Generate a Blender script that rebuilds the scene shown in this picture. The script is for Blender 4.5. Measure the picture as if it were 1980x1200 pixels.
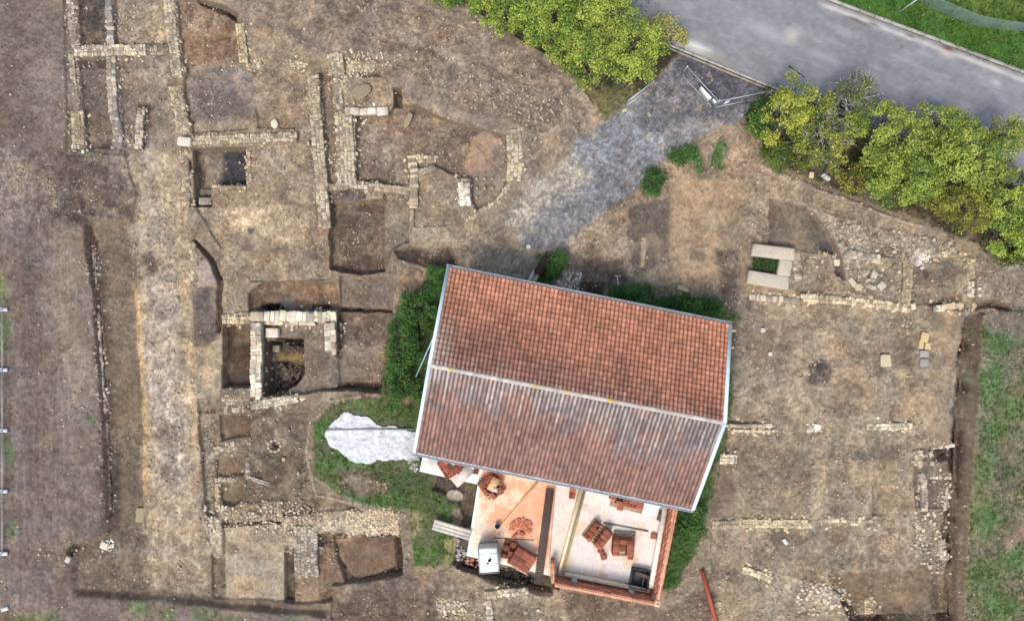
import bpy, math, random
import numpy as np
from mathutils import Vector
PI = math.pi
R_ = math.radians
for o in list(bpy.data.objects): bpy.data.objects.remove(o)
SC = bpy.context.scene
COL = SC.collection
# ------------------------------------------------------------------ camera
H = 40.0
S = 33.0
cam_d = bpy.data.cameras.new('camera')
cam_d.sensor_width = 36; cam_d.lens = 24; cam_d.clip_start = 0.5; cam_d.clip_end = 3000
cam = bpy.data.objects.new('camera', cam_d); COL.objects.link(cam)
cam.location = (0, 0, H); cam.rotation_euler = (0, 0, 0)
SC.camera = cam
# ------------------------------------------------------------------ light
SUN_EL, SUN_AZ = 58.0, 205.0          # azimuth clockwise from north
w = bpy.data.worlds.new('World'); SC.world = w; w.use_nodes = True
nt = w.node_tree
sky = nt.nodes.new('ShaderNodeTexSky'); sky.sky_type = 'NISHITA'; sky.sun_disc = False
sky.sun_elevation = R_(SUN_EL); sky.sun_rotation = R_(SUN_AZ)
sky.air_density = 1.6; sky.dust_density = 4.0; sky.ozone_density = 1.0
nt.links.new(sky.outputs[0], nt.nodes['Background'].inputs[0])
nt.nodes['Background'].inputs[1].default_value = 0.15
sd = bpy.data.lights.new('sun', 'SUN'); sd.energy = 1.5; sd.angle = R_(16); sd.color = (1, .95, .88)
so = bpy.data.objects.new('sun', sd); COL.objects.link(so)
az = R_(SUN_AZ)
sdir = Vector((math.sin(az) * math.cos(R_(SUN_EL)), math.cos(az) * math.cos(R_(SUN_EL)), math.sin(R_(SUN_EL))))
so.rotation_euler = sdir.to_track_quat('Z', 'Y').to_euler()
SC.view_settings.view_transform = 'Standard'; SC.view_settings.look = 'None'
SC.view_settings.exposure = 0.36; SC.view_settings.gamma = 1
SC.cycles.max_bounces = 5; SC.cycles.diffuse_bounces = 3; SC.cycles.glossy_bounces = 2
# ------------------------------------------------------------------ helpers
rng = np.random.default_rng(7)
def lin(c):
    c = np.asarray(c, float) / 255.0
    return np.where(c <= .04045, c / 12.92, ((c + .055) / 1.055) ** 2.4)
def P(px, py, z=0.0):
    k = (H - z) / H / S
    return Vector(((px - 990) * k, (600 - py) * k, z))
def vn(x, y, sc, seed):
    L = np.random.default_rng(seed).random((256, 256))
    u = x / sc + 1000.37 * (seed % 13); v = y / sc + 777.7 * (seed % 7)
    i = np.floor(u).astype(np.int64); j = np.floor(v).astype(np.int64)
    fu = u - i; fv = v - j
    fu = fu * fu * (3 - 2 * fu); fv = fv * fv * (3 - 2 * fv)
    i &= 255; j &= 255; i1 = (i + 1) & 255; j1 = (j + 1) & 255
    return (L[i, j] * (1 - fu) + L[i1, j] * fu) * (1 - fv) + (L[i, j1] * (1 - fu) + L[i1, j1] * fu) * fv
def fbm(x, y, sc, seed, octv=4, gain=.55):
    t = 0; a = 1; n = 0
    for k in range(octv):
        t = t + a * vn(x, y, sc, seed + 31 * k); n += a; a *= gain; sc *= .5
    return t / n
def smooth(t): t = np.clip(t, 0, 1); return t * t * (3 - 2 * t)
MATS = {}
def mat(name, col=None, rough=.9, bump=0, bscale=20, var=.12, vscale=8, metal=0, attr=False, transl=0, spec=.25):
    if name in MATS: return MATS[name]
    m = bpy.data.materials.new(name); m.use_nodes = True; MATS[name] = m
    N = m.node_tree.nodes; L = m.node_tree.links; b = N['Principled BSDF']
    b.inputs['Roughness'].default_value = rough; b.inputs['Metallic'].default_value = metal
    b.inputs['Specular IOR Level'].default_value = spec
    geo = N.new('ShaderNodeNewGeometry')
    nz = N.new('ShaderNodeTexNoise'); nz.inputs['Scale'].default_value = vscale; nz.inputs['Detail'].default_value = 5
    L.new(geo.outputs['Position'], nz.inputs['Vector'])
    mr = N.new('ShaderNodeMapRange'); mr.inputs[1].default_value = .3; mr.inputs[2].default_value = .7
    mr.inputs[3].default_value = 1 - var; mr.inputs[4].default_value = 1 + var
    L.new(nz.outputs[0], mr.inputs[0])
    mx = N.new('ShaderNodeVectorMath'); mx.operation = 'SCALE'
    if attr:
        a = N.new('ShaderNodeAttribute'); a.attribute_name = 'Col'; L.new(a.outputs['Color'], mx.inputs[0])
    else:
        mx.inputs[0].default_value = tuple(lin(col))
    L.new(mr.outputs[0], mx.inputs['Scale'])
    L.new(mx.outputs[0], b.inputs['Base Color'])
    if bump:
        nb = N.new('ShaderNodeTexNoise'); nb.inputs['Scale'].default_value = bscale; nb.inputs['Detail'].default_value = 6
        L.new(geo.outputs['Position'], nb.inputs['Vector'])
        bp = N.new('ShaderNodeBump'); bp.inputs['Strength'].default_value = bump; bp.inputs['Distance'].default_value = .05
        L.new(nb.outputs[0], bp.inputs['Height']); L.new(bp.outputs[0], b.inputs['Normal'])
    if transl:
        tr = N.new('ShaderNodeBsdfTranslucent'); L.new(mx.outputs[0], tr.inputs['Color'])
        ms = N.new('ShaderNodeMixShader'); ms.inputs[0].default_value = transl
        L.new(b.outputs[0], ms.inputs[1]); L.new(tr.outputs[0], ms.inputs[2])
        L.new(ms.outputs[0], N['Material Output'].inputs['Surface'])
    return m
def tag(o, label=None, cat=None, group=None, kind=None):
    if label: o['label'] = label
    if cat: o['category'] = cat
    if group: o['group'] = group
    if kind: o['kind'] = kind
    return o
def link(name, me, m, parent=None, loc=None):
    o = bpy.data.objects.new(name, me); COL.objects.link(o)
    if m is not None and len(me.materials) == 0: me.materials.append(m)
    if parent: o.parent = parent
    if loc is not None: o.location = loc
    return o
def empty(name, loc=(0, 0, 0), rz=0):
    o = bpy.data.objects.new(name, None); o.empty_display_size = .3; COL.objects.link(o)
    o.location = loc; o.rotation_euler = (0, 0, rz); return o
def mesh_np(name, V, faces, C=None, smoothf=False):
    """V (n,3); faces list of int arrays (m,k); C (n,3) linear"""
    me = bpy.data.meshes.new(name)
    V = np.asarray(V, np.float32)
    me.vertices.add(len(V)); me.vertices.foreach_set('co', V.ravel())
    lv = np.concatenate([np.asarray(f).ravel() for f in faces]).astype(np.int32)
    cnt = np.concatenate([np.full(len(f), np.asarray(f).shape[1]) for f in faces]).astype(np.int32)
    st = np.concatenate([[0], np.cumsum(cnt)[:-1]]).astype(np.int32)
    me.loops.add(len(lv)); me.loops.foreach_set('vertex_index', lv)
    me.polygons.add(len(cnt)); me.polygons.foreach_set('loop_start', st); me.polygons.foreach_set('loop_total', cnt)
    if smoothf: me.polygons.foreach_set('use_smooth', np.ones(len(cnt), bool))
    me.update(calc_edges=True)
    if C is not None:
        a = me.color_attributes.new('Col', 'FLOAT_COLOR', 'POINT')
        C4 = np.ones((len(V), 4), np.float32); C4[:, :3] = C
        a.data.foreach_set('color', C4.ravel())
    me.validate()
    return me
class MB:
    def __init__(s): s.V = []; s.F = {}; s.C = []; s.n = 0
    def add(s, V, F, c=(200, 200, 200)):
        V = np.asarray(V, float).reshape(-1, 3)
        for f in F: s.F.setdefault(len(f), []).append([i + s.n for i in f])
        s.V.append(V); s.C.append(np.tile(lin(c), (len(V), 1))); s.n += len(V); return s
    def box(s, c, d, rz=0, col=(200, 200, 200), bev=0, M=None):
        hx, hy, hz = d[0] / 2, d[1] / 2, d[2] / 2
        if bev <= 0:
            V = np.array([(x, y, z) for z in (-hz, hz) for x, y in ((-hx, -hy), (hx, -hy), (hx, hy), (-hx, hy))])
            F = [(3, 2, 1, 0), (4, 5, 6, 7), (0, 1, 5, 4), (1, 2, 6, 5), (2, 3, 7, 6), (3, 0, 4, 7)]
        else:
            b = bev; V = []
            for z, k in ((-hz, b), (-hz + b, 0), (hz - b, 0), (hz, b)):
                V += [(-hx + k, -hy + k, z), (hx - k, -hy + k, z), (hx - k, hy - k, z), (-hx + k, hy - k, z)]
            V = np.array(V); F = [(3, 2, 1, 0), (12, 13, 14, 15)]
            for r in range(3):
                for i in range(4): F.append((r * 4 + i, r * 4 + (i + 1) % 4, r * 4 + 4 + (i + 1) % 4, r * 4 + 4 + i))
        if M is not None: V = V @ np.array(M.to_3x3()).T
        cr, sr = math.cos(rz), math.sin(rz)
        V = np.stack([V[:, 0] * cr - V[:, 1] * sr, V[:, 0] * sr + V[:, 1] * cr, V[:, 2]], 1) + np.array(c)
        return s.add(V, F, col)
    def bar(s, a, b, wd, ht, col=(200, 200, 200)):
        a = Vector(a); b = Vector(b); d = (b - a); L = d.length; q = d.to_track_quat('X', 'Z').to_matrix()
        return s.box(tuple((a + b) / 2), (L, wd, ht), 0, col, 0, q)
    def tube(s, a, b, r, n=8, col=(200, 200, 200), r2=None):
        a = Vector(a); b = Vector(b); d = (b - a); L = d.length; q = d.to_track_quat('Z', 'Y').to_matrix()
        r2 = r if r2 is None else r2; V = []
        for z, rr in ((0, r), (L, r2)):
            for i in range(n):
                p = q @ Vector((rr * math.cos(2 * PI * i / n), rr * math.sin(2 * PI * i / n), z)) + a; V.append(tuple(p))
        F = [(i, (i + 1) % n, n + (i + 1) % n, n + i) for i in range(n)] + [tuple(range(n - 1, -1, -1)), tuple(range(n, 2 * n))]
        return s.add(V, F, col)
    def poly(s, pts, F, col): return s.add(pts, F, col)
    def build(s, name, m, parent=None, smoothf=False):
        me = mesh_np(name, np.concatenate(s.V), [np.array(f) for f in s.F.values()], np.concatenate(s.C), smoothf)
        return link(name, me, m, parent)
# ------------------------------------------------------------------ ground grid (dense in view, coarse to the horizon)
ST = .06
dx = np.arange(-31.2, 31.2 + 1e-6, ST); dy = np.arange(-19.2, 19.2 + 1e-6, ST)
co = np.cumsum(.07 * 1.17 ** np.arange(52))
xs = np.concatenate([dx[0] - co[::-1], dx, dx[-1] + co]); ys = np.concatenate([dy[0] - co[::-1], dy, dy[-1] + co])
X, Y = np.meshgrid(xs, ys)
nxs, nys = len(xs), len(ys)
PXs = xs * S + 990; PYs = 600 - ys * S
WX = (fbm(X, Y, .9, 3, 4, .6) - .5) * 22; WY = (fbm(X, Y, .9, 17, 4, .6) - .5) * 22
PX = X * S + 990; PY = 600 - Y * S
Z = np.zeros_like(X)
C = np.empty(X.shape + (3,)); C[:] = lin((138, 124, 105))
PEB = np.full(X.shape, .5)      # pebble density
GR = np.zeros_like(X)           # grass density
def pmask(poly, f=4, wp=.35):
    p = np.array(poly, float)
    mrg = f + 14
    ix = np.where((PXs > p[:, 0].min() - mrg) & (PXs < p[:, 0].max() + mrg))[0]
    iy = np.where((PYs > p[:, 1].min() - mrg) & (PYs < p[:, 1].max() + mrg))[0]
    sl = (slice(iy[0], iy[-1] + 1), slice(ix[0], ix[-1] + 1))
    x = PX[sl] + WX[sl] * wp; y = PY[sl] + WY[sl] * wp
    ins = np.zeros(x.shape, bool); dd = np.full(x.shape, 1e9)
    n = len(p)
    for i in range(n):
        ax, ay = p[i]; bx, by = p[(i + 1) % n]
        ex, ey = bx - ax, by - ay
        t = np.clip(((x - ax) * ex + (y - ay) * ey) / (ex * ex + ey * ey + 1e-9), 0, 1)
        dd = np.minimum(dd, (x - ax - t * ex) ** 2 + (y - ay - t * ey) ** 2)
        cr = ((ay > y) != (by > y)); ins ^= cr & (x < ex * (y - ay) / (ey if ey else 1e-9) + ax)
    dd = np.sqrt(dd) * np.where(ins, 1, -1)
    return sl, smooth(.5 + dd / (2 * f))
def ell(cx, cy, rx, ry=None, a=0, n=18):
    ry = ry or rx; a = R_(a)
    return [(cx + rx * math.cos(t) * math.cos(a) - ry * math.sin(t) * math.sin(a), cy + rx * math.cos(t) * math.sin(a) + ry * math.sin(t) * math.cos(a)) for t in [2 * PI * i / n for i in range(n)]]
def line(pts, wd):
    """polygon round a polyline"""
    L = []; Rr = []
    for i, (x, y) in enumerate(pts):
        x0, y0 = pts[max(i - 1, 0)]; x1, y1 = pts[min(i + 1, len(pts) - 1)]
        d = math.hypot(x1 - x0, y1 - y0); nx, ny = -(y1 - y0) / d, (x1 - x0) / d
        L.append((x + nx * wd / 2, y + ny * wd / 2)); Rr.append((x - nx * wd / 2, y - ny * wd / 2))
    return L + Rr[::-1]
def RG(poly, col=None, z=None, f=4, fz=1.6, a=1.0, peb=None, gr=None, wp=.35, dz=None):
    sl, m = pmask(poly, f, wp)
    if col is not None:
        k = (m * a)[..., None]; C[sl] = C[sl] * (1 - k) + lin(col) * k
    if z is not None or dz is not None:
        m2 = pmask(poly, fz, min(wp, .35))
        s2, m2 = m2
        if z is not None: Z[s2] = Z[s2] * (1 - m2) + z * m2
        else: Z[s2] = Z[s2] + dz * m2
    if peb is not None: PEB[sl] = PEB[sl] * (1 - m) + peb * m
    if gr is not None: GR[sl] = GR[sl] * (1 - m) + gr * m
B = 4000
# west plateau and far land
RG([(-B, -B), (120, -B), (128, 290), (165, 420), (180, 560), (196, 800), (210, 1000), (140, 1145), (300, 1165), (640, 1185), (640, B), (-B, B)], (122, 110, 104), .05, peb=.3, f=6)
RG([(-5, -40), (60, -40), (50, 300), (30, 420), (-5, 420)], (110, 99, 93), f=40, a=.6)
RG([(20, 440), (60, 430), (95, 700), (100, 1000), (60, 1000), (40, 700)], (108, 97, 94), f=14, a=.6, wp=1)
RG([(100, 430), (160, 425), (180, 620), (190, 800), (130, 800), (110, 600)], (138, 126, 112), f=22, a=.6, wp=1)
RG([(80, 270), (145, 280), (170, 330), (150, 400), (60, 400)], (95, 84, 80), f=16, a=.6)
RG([(0, 300), (250, 290), (260, 430), (0, 420)], (126, 115, 108), f=14, a=.35, peb=.7)
RG([(140, 300), (200, 295), (262, 310), (262, 380), (240, 440), (170, 425), (120, 405), (110, 350)], (98, 86, 80), f=12, a=.8, wp=1.2)
RG([(0, 300), (60, 310), (110, 350), (60, 385), (0, 400)], (142, 130, 120), f=10, a=.5, wp=2.2, peb=.8)
RG([(60, 80), (110, 90), (125, 180), (90, 200), (55, 150)], (136, 128, 124), f=12, a=.5, wp=2)
RG([(215, 300), (268, 300), (266, 400), (240, 360)], (142, 131, 124), f=8, a=.6, wp=1.4, peb=.9)
RG([(100, 405), (165, 412), (172, 440), (160, 432), (100, 420)], (96, 84, 78), f=7)
# N spoil bank
RG([(360, -60), (850, -B), (1150, -B), (1150, 180), (1165, 230), (1100, 290), (1030, 360), (1012, 345), (1010, 250), (850, 222), (740, 160), (570, 95), (460, 35)], (132, 118, 103), .35, f=8, fz=16, peb=.75)
RG(line([(455, 22), (600, 85), (740, 152), (870, 212), (1000, 246)], 18), (126, 116, 108), f=8, a=.8, peb=.3)
RG([(640, 60), (780, 110), (950, 140), (1100, 200), (1120, 240), (1000, 230), (880, 195), (760, 120), (600, 70)], (122, 110, 96), f=18, a=.5)
RG(line([(775, 95), (830, 105), (900, 150)], 8), (98, 84, 72), f=6, a=.6)
RG(ell(790, 130, 12, 8, 30), (92, 110, 74), f=8, a=.7, gr=.15)
RG(ell(820, 60, 70, 20, 20), (120, 92, 80), f=20, a=.4)
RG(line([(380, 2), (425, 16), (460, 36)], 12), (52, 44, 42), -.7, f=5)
RG([(340, 0), (375, 0), (460, 40), (470, 115), (440, 130), (355, 125)], (134, 108, 84), -.35, f=6, peb=.7)
# upper left rooms
RG([(123, -60), (330, -60), (350, 260), (330, 300), (250, 300), (130, 290)], (122, 111, 100), -.15, f=5)
RG([(150, -40), (201, -40), (205, 82), (153, 84)], (104, 96, 86), -.55)
RG([(158, 0), (199, 0), (203, 50), (175, 40)], (78, 78, 82), f=12, a=.7)
RG([(219, -40), (322, -40), (327, 82), (223, 86)], (140, 128, 112), -.45, peb=.9)
RG([(282, 20), (322, 0), (325, 70), (300, 75)], (158, 142, 108), f=12, a=.6)
RG([(151, 112), (205, 110), (214, 200), (217, 285), (168, 288), (158, 200)], (112, 102, 88), -.5)
RG([(150, 112), (203, 110), (205, 128), (153, 130)], (78, 72, 72), f=6, a=.7)
RG([(175, 205), (210, 205), (215, 250), (180, 250)], (124, 96, 80), f=16, a=.4)
RG([(226, 112), (328, 112), (342, 250), (325, 285), (240, 300), (232, 200)], (124, 112, 98), -.35, peb=.7)
RG([(260, 120), (320, 125), (320, 190), (260, 190)], (142, 132, 120), f=22, a=.5)
RG([(262, 200), (285, 198), (288, 230), (280, 285), (268, 292)], (84, 74, 70), -.5, f=5)
RG([(290, 230), (330, 190), (345, 260), (320, 300), (290, 300)], (154, 136, 110), f=14, a=.6)
# central upper
RG([(360, 128), (480, 120), (500, 190), (480, 250), (372, 258), (355, 180)], (128, 119, 112), -.4, f=8)
RG([(385, 165), (470, 175), (480, 225), (375, 230)], (108, 100, 98), f=12, a=.6)
RG([(362, 235), (520, 235), (520, 256), (366, 260)], (150, 134, 106), f=8, a=.7)
RG([(480, 100), (600, 120), (612, 300), (625, 440), (640, 540), (480, 545), (430, 540), (425, 480), (378, 400), (380, 390), (474, 358), (474, 284), (575, 275), (575, 250), (500, 245)], (146, 129, 105), -.25, f=6, peb=.7)
RG([(545, 160), (598, 150), (615, 330), (610, 380), (590, 300)], (120, 108, 98), f=12, a=.6)
RG([(420, 395), (540, 400), (570, 440), (520, 450), (440, 445)], (180, 160, 124), f=14, a=.8, peb=1)
RG([(480, 380), (590, 390), (600, 480), (520, 470)], (160, 142, 110), f=20, a=.6, peb=.9)
RG([(520, 350), (560, 330), (575, 370), (530, 400)], (128, 104, 86), f=12, a=.5)
RG([(545, 480), (600, 460), (640, 520), (620, 540), (550, 535)], (122, 108, 96), f=12, a=.7)
RG([(460, 490), (530, 480), (540, 530), (460, 540)], (132, 112, 88), f=14, a=.6)
RG(ell(484, 446, 6, 6), (84, 74, 74), f=5)
RG([(470, 350), (560, 290), (572, 330), (500, 352)], (148, 132, 112), f=8, a=.6)
# pit A with steps
RG([(352, 282), (384, 282), (384, 398), (350, 398)], (146, 130, 106), -.25, f=3)
RG([(372, 286), (474, 285), (474, 357), (406, 358), (406, 398), (374, 398)], (98, 82, 66), -1.2, f=3, wp=.12)
RG([(384, 290), (424, 290), (420, 357), (384, 360)], (128, 118, 100), f=6)
RG([(424, 290), (473, 290), (473, 356), (422, 356)], (78, 78, 84), f=6)
RG([(378, 362), (405, 362), (405, 372), (378, 374)], (122, 112, 102), -.9, f=2, wp=.1)
RG([(378, 378), (405, 378), (405, 394), (378, 396)], (140, 132, 124), -.5, f=2, wp=.1)
RG(ell(362, 320, 8, 13), (98, 90, 86), -.5, f=3)
# centre-north rooms
RG([(620, 140), (644, 140), (662, 352), (634, 355)], (122, 108, 90), -.4, f=4)
RG([(640, 118), (740, 120), (760, 205), (690, 210), (680, 160)], (138, 122, 102), -.1, f=6, peb=.7)
RG([(694, 140), (735, 138), (736, 146), (700, 148)], (96, 84, 78), -.3, f=5)
RG([(685, 222), (748, 222), (762, 205), (800, 203), (880, 240), (978, 262), (978, 335), (905, 345), (890, 345), (848, 325), (835, 316), (790, 330), (790, 352), (762, 362), (735, 352), (686, 347)], (126, 107, 92), -.6, f=4, peb=.6)
RG([(700, 240), (770, 240), (770, 330), (700, 330)], (132, 116, 106), f=25, a=.5, peb=.9)
RG([(880, 225), (970, 255), (975, 300), (850, 300), (840, 250)], (112, 92, 80), f=16, a=.5)
RG([(790, 215), (860, 222), (840, 240), (800, 240)], (150, 130, 104), f=8, a=.6)
RG([(762, 174), (776, 174), (776, 205), (762, 205)], (66, 56, 50), -1.1, f=2)
RG([(668, 215), (688, 215), (688, 350), (668, 350)], (140, 130, 112), 0, f=3)
RG([(912, 262), (935, 250), (974, 270), (975, 300), (962, 325), (905, 332), (892, 315), (908, 290)], (156, 128, 106), -.5, f=4, wp=.6, peb=.2)
RG([(948, 280), (973, 275), (976, 305), (955, 305)], (112, 100, 102), f=6, a=.7)
RG([(914, 330), (978, 320), (982, 345), (960, 385), (925, 405), (913, 400)], (134, 122, 104), -.55, f=3, peb=.2)
RG([(955, 300), (972, 300), (975, 350), (962, 350)], (114, 112, 110), f=6, a=.7)
RG([(800, 345), (845, 330), (888, 350), (892, 440), (800, 470)], (136, 122, 100), -.25, f=5, peb=.7)
RG([(637, 392), (740, 386), (746, 440), (742, 525), (690, 530), (638, 520)], (108, 91, 78), -.95, f=3, peb=.5)
RG([(690, 410), (742, 420), (740, 500), (700, 480)], (122, 104, 90), f=14, a=.6, peb=.8)
RG([(742, 374), (790, 372), (790, 468), (760, 480), (742, 525)], (124, 115, 97), -.5, f=4)
RG([(634, 364), (705, 366), (708, 380), (680, 392), (634, 394)], (104, 94, 90), -.35, f=4)
RG([(790, 440), (920, 430), (960, 490), (790, 490)], (148, 132, 108), -.1, f=10, peb=.8)
RG([(762, 484), (870, 478), (905, 500), (900, 520), (820, 515), (770, 500)], (92, 76, 70), -.35, f=6)
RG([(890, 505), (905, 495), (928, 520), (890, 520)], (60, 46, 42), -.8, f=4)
# trench, pit, structure in the middle left
RG([(425, 470), (480, 540), (480, 600), (430, 606), (420, 560)], (142, 127, 104), -.2, f=8)
RG([(478, 566), (510, 546), (560, 542), (650, 546), (656, 600), (480, 600)], (116, 95, 76), -.8, f=3)
RG([(560, 548), (648, 548), (652, 590), (560, 592)], (136, 104, 74), f=5, a=.8)
RG([(545, 575), (562, 575), (562, 594), (540, 594)], (104, 98, 96), f=4, a=.8)
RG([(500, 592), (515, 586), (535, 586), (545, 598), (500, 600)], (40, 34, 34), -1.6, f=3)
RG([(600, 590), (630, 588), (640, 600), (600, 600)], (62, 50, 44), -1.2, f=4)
RG([(658, 532), (760, 538), (758, 600), (657, 598)], (122, 110, 99), -.4, f=4)
RG([(655, 594), (758, 598), (756, 606), (655, 603)], (70, 58, 52), -1.0, f=3)
RG([(758, 560), (800, 520), (830, 530), (810, 570), (770, 590)], (134, 118, 98), .1, f=8, peb=.8)
RG([(648, 606), (754, 606), (745, 690), (740, 760), (690, 754), (612, 752), (600, 740), (650, 700)], (112, 98, 88), -.85, f=3)
RG([(610, 740), (740, 742), (740, 760), (690, 755), (612, 753)], (78, 64, 58), -1.2, f=5)
RG([(506, 620), (628, 622), (632, 680), (650, 725), (650, 750), (590, 760), (506, 764)], (120, 109, 98), -.6, f=3)
RG([(650, 690), (652, 745), (600, 748), (600, 700)], (118, 106, 94), -.62, f=8)
RG([(510, 660), (582, 660), (583, 725), (568, 745), (540, 764), (510, 766)], (100, 88, 74), -1.7, f=2.5, wp=.15)
RG([(520, 686), (562, 680), (576, 700), (520, 715)], (152, 124, 70), f=8, a=.8)
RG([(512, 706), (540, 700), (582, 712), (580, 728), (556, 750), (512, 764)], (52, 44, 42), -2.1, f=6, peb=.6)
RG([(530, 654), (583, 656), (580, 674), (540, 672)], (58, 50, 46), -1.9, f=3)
RG([(430, 628), (484, 626), (484, 748), (430, 748)], (98, 78, 65), -1.05, f=3, wp=.12, peb=.1)
RG([(368, 480), (384, 480), (420, 500), (420, 655), (404, 668), (374, 670)], (118, 107, 98), -.05, f=4)
RG([(383, 502), (404, 498), (417, 522), (418, 554), (384, 555)], (152, 138, 130), .05, f=3, peb=.1)
RG([(376, 555), (418, 558), (417, 640), (400, 662), (374, 660)], (104, 94, 90), f=5, a=.8)
RG(line([(372, 462), (392, 485), (412, 505), (424, 545), (424, 600), (420, 642)], 8), (66, 54, 48), -.6, f=4)
RG([(374, 672), (404, 668), (428, 644), (431, 700), (424, 765), (376, 770)], (162, 144, 114), -.05, f=4)
RG([(374, 680), (394, 680), (394, 770), (378, 770)], (136, 128, 112), f=6, a=.7, peb=.9)
# olive strip and pale road band
RG([(168, 425), (246, 430), (258, 560), (272, 800), (278, 975), (270, 1100), (200, 1140), (142, 1143), (205, 1045), (212, 1000), (206, 820), (196, 620), (186, 540)], (124, 111, 93), -.4, f=5, fz=3, peb=.3)
RG([(200, 440), (240, 440), (250, 540), (205, 530)], (128, 108, 88), f=14, a=.6)
RG([(215, 700), (262, 700), (268, 800), (220, 800)], (128, 104, 78), f=18, a=.5)
RG([(210, 850), (275, 860), (275, 980), (212, 980)], (104, 94, 86), f=16, a=.6)
RG([(170, 432), (185, 470), (186, 540), (180, 560), (168, 500), (163, 432)], (84, 71, 64), -.55, f=4)
RG(line([(184, 560), (193, 660), (202, 800), (208, 900), (210, 1000)], 9), (90, 77, 70), -.5, f=5, wp=.9)
RG([(140, 1050), (420, 1000), (620, 1000), (620, 1178), (300, 1155), (145, 1143)], (120, 107, 90), -.3, f=8, fz=6, peb=.5)
RG([(240, 300), (345, 262), (362, 400), (368, 560), (380, 760), (386, 960), (402, 1150), (290, 1140), (278, 975), (272, 800), (258, 560), (248, 440), (262, 380)], (150, 135, 112), -.25, f=12, peb=.8, wp=1.4)
RG([(270, 380), (330, 400), (345, 700), (366, 850), (345, 1010), (300, 1010), (285, 800), (276, 600)], (160, 148, 131), f=18, a=.7, peb=1, wp=1)
RG([(285, 720), (365, 725), (360, 840), (345, 960), (300, 960), (290, 800)], (154, 144, 134), f=16, a=.6, peb=1, wp=1)
RG([(335, 440), (362, 480), (374, 700), (382, 800), (386, 920), (368, 880), (356, 700), (340, 560)], (172, 150, 112), f=8, a=.7, wp=.8)
RG(line([(256, 545), (266, 600), (270, 700), (278, 800), (278, 960)], 10), (180, 150, 96), f=5, a=.8)
RG([(300, 300), (345, 270), (352, 400), (310, 390)], (166, 146, 112), f=14, a=.7, wp=1)
RG(ell(286, 508, 14, 28), (112, 100, 94), f=10, a=.9)
RG(ell(318, 836, 24, 20), (116, 106, 100), f=14, a=.8)
RG(ell(325, 920, 20, 26), (126, 118, 112), f=12, a=.7)
RG([(300, 1040), (400, 1010), (400, 1150), (300, 1140)], (146, 130, 106), f=12, a=.6, peb=.9)
RG(line([(148, 1144), (300, 1153), (420, 1166), (630, 1184)], 10), (86, 72, 64), -.45, f=9, fz=5, a=.75, peb=.1)  # dark band paints the shade of the ditch's south side into the soil
RG(line([(186, 480), (196, 640), (206, 800), (214, 900), (216, 1030)], 22), (92, 78, 70), f=10, a=.6, wp=1)
RG([(196, 900), (226, 900), (228, 1030), (190, 1040)], (84, 71, 65), f=10, a=.6, wp=1)
RG([(140, 1040), (205, 1040), (240, 1100), (200, 1140), (142, 1140)], (116, 104, 92), f=10, a=.8)
RG(ell(140, 1064, 11, 8, -30), (76, 66, 60), -.2, f=4)
# lower middle
RG([(380, 772), (600, 768), (585, 880), (610, 955), (690, 982), (660, 1035), (400, 1000)], (124, 111, 92), -.4, f=5, peb=.7)
RG([(392, 790), (416, 790), (410, 1000), (392, 990)], (108, 100, 88), f=6, a=.7, peb=1)
RG([(480, 790), (580, 785), (576, 850), (490, 850)], (110, 95, 80), f=12, a=.7)
RG([(500, 860), (585, 830), (590, 955), (650, 985), (600, 1012), (545, 990), (520, 930), (480, 920)], (106, 98, 82), f=10, a=.85)
RG([(425, 975), (545, 968), (545, 1000), (425, 1005)], (138, 124, 100), -.2, f=5, peb=1)
RG([(421, 803), (481, 801), (481, 845), (455, 846), (424, 854)], (120, 99, 78), -.8, f=2.5, wp=.15, peb=.2)
RG([(414, 890), (474, 882), (474, 920), (415, 924)], (126, 104, 80), -.75, f=2.5, wp=.15, peb=.2)
RG([(424, 936), (465, 932), (466, 966), (450, 980), (424, 976)], (124, 111, 84), -.75, f=2.5, wp=.15, peb=.1)
RG(ell(530, 862, 14), (140, 128, 110), f=3, a=.8); RG(ell(530, 862, 7), (84, 78, 72), -.75, f=2)
RG([(428, 1018), (545, 1016), (548, 1164), (432, 1160)], (154, 143, 123), -.5, f=4, peb=.3)
RG([(425, 1010), (545, 1008), (545, 1016), (426, 1020)], (72, 60, 52), -.7, f=3)
RG([(430, 1110), (520, 1105), (530, 1150), (440, 1150)], (160, 138, 108), f=16, a=.5)
RG(ell(444, 1064, 12, 12), (118, 106, 98), f=6, a=.8)
RG([(402, 1000), (426, 1000), (430, 1075), (404, 1075)], (144, 135, 116), -.2, f=4, peb=1)
RG([(406, 1075), (430, 1075), (432, 1162), (408, 1160)], (116, 106, 88), -.7, f=3, peb=.7)
RG([(547, 1070), (566, 1070), (567, 1168), (548, 1165)], (88, 80, 68), -1.0, f=2.5, wp=.15)
RG([(540, 1000), (668, 985), (668, 1030), (610, 1030), (560, 1060), (545, 1050)], (138, 126, 104), -.2, f=5, peb=1)
RG([(568, 1118), (612, 1118), (614, 1168), (568, 1168)], (142, 118, 92), -.6, f=3)
RG([(612, 1035), (660, 1040), (668, 1150), (614, 1168)], (124, 101, 80), -.65, f=4)
RG([(614, 1033), (650, 1034), (640, 1050), (612, 1060)], (88, 72, 60), -.85, f=4)
RG([(668, 985), (720, 978), (772, 985), (772, 1037), (668, 1040)], (174, 154, 122), -.1, f=3, peb=1)
RG([(640, 1040), (775, 1040), (778, 1115), (700, 1145), (668, 1135), (650, 1090)], (82, 66, 56), -1.15, f=4)
RG([(645, 1044), (760, 1042), (764, 1098), (720, 1116), (690, 1126), (670, 1110), (656, 1090)], (128, 105, 84), -.85, f=4, peb=.2)
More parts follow.
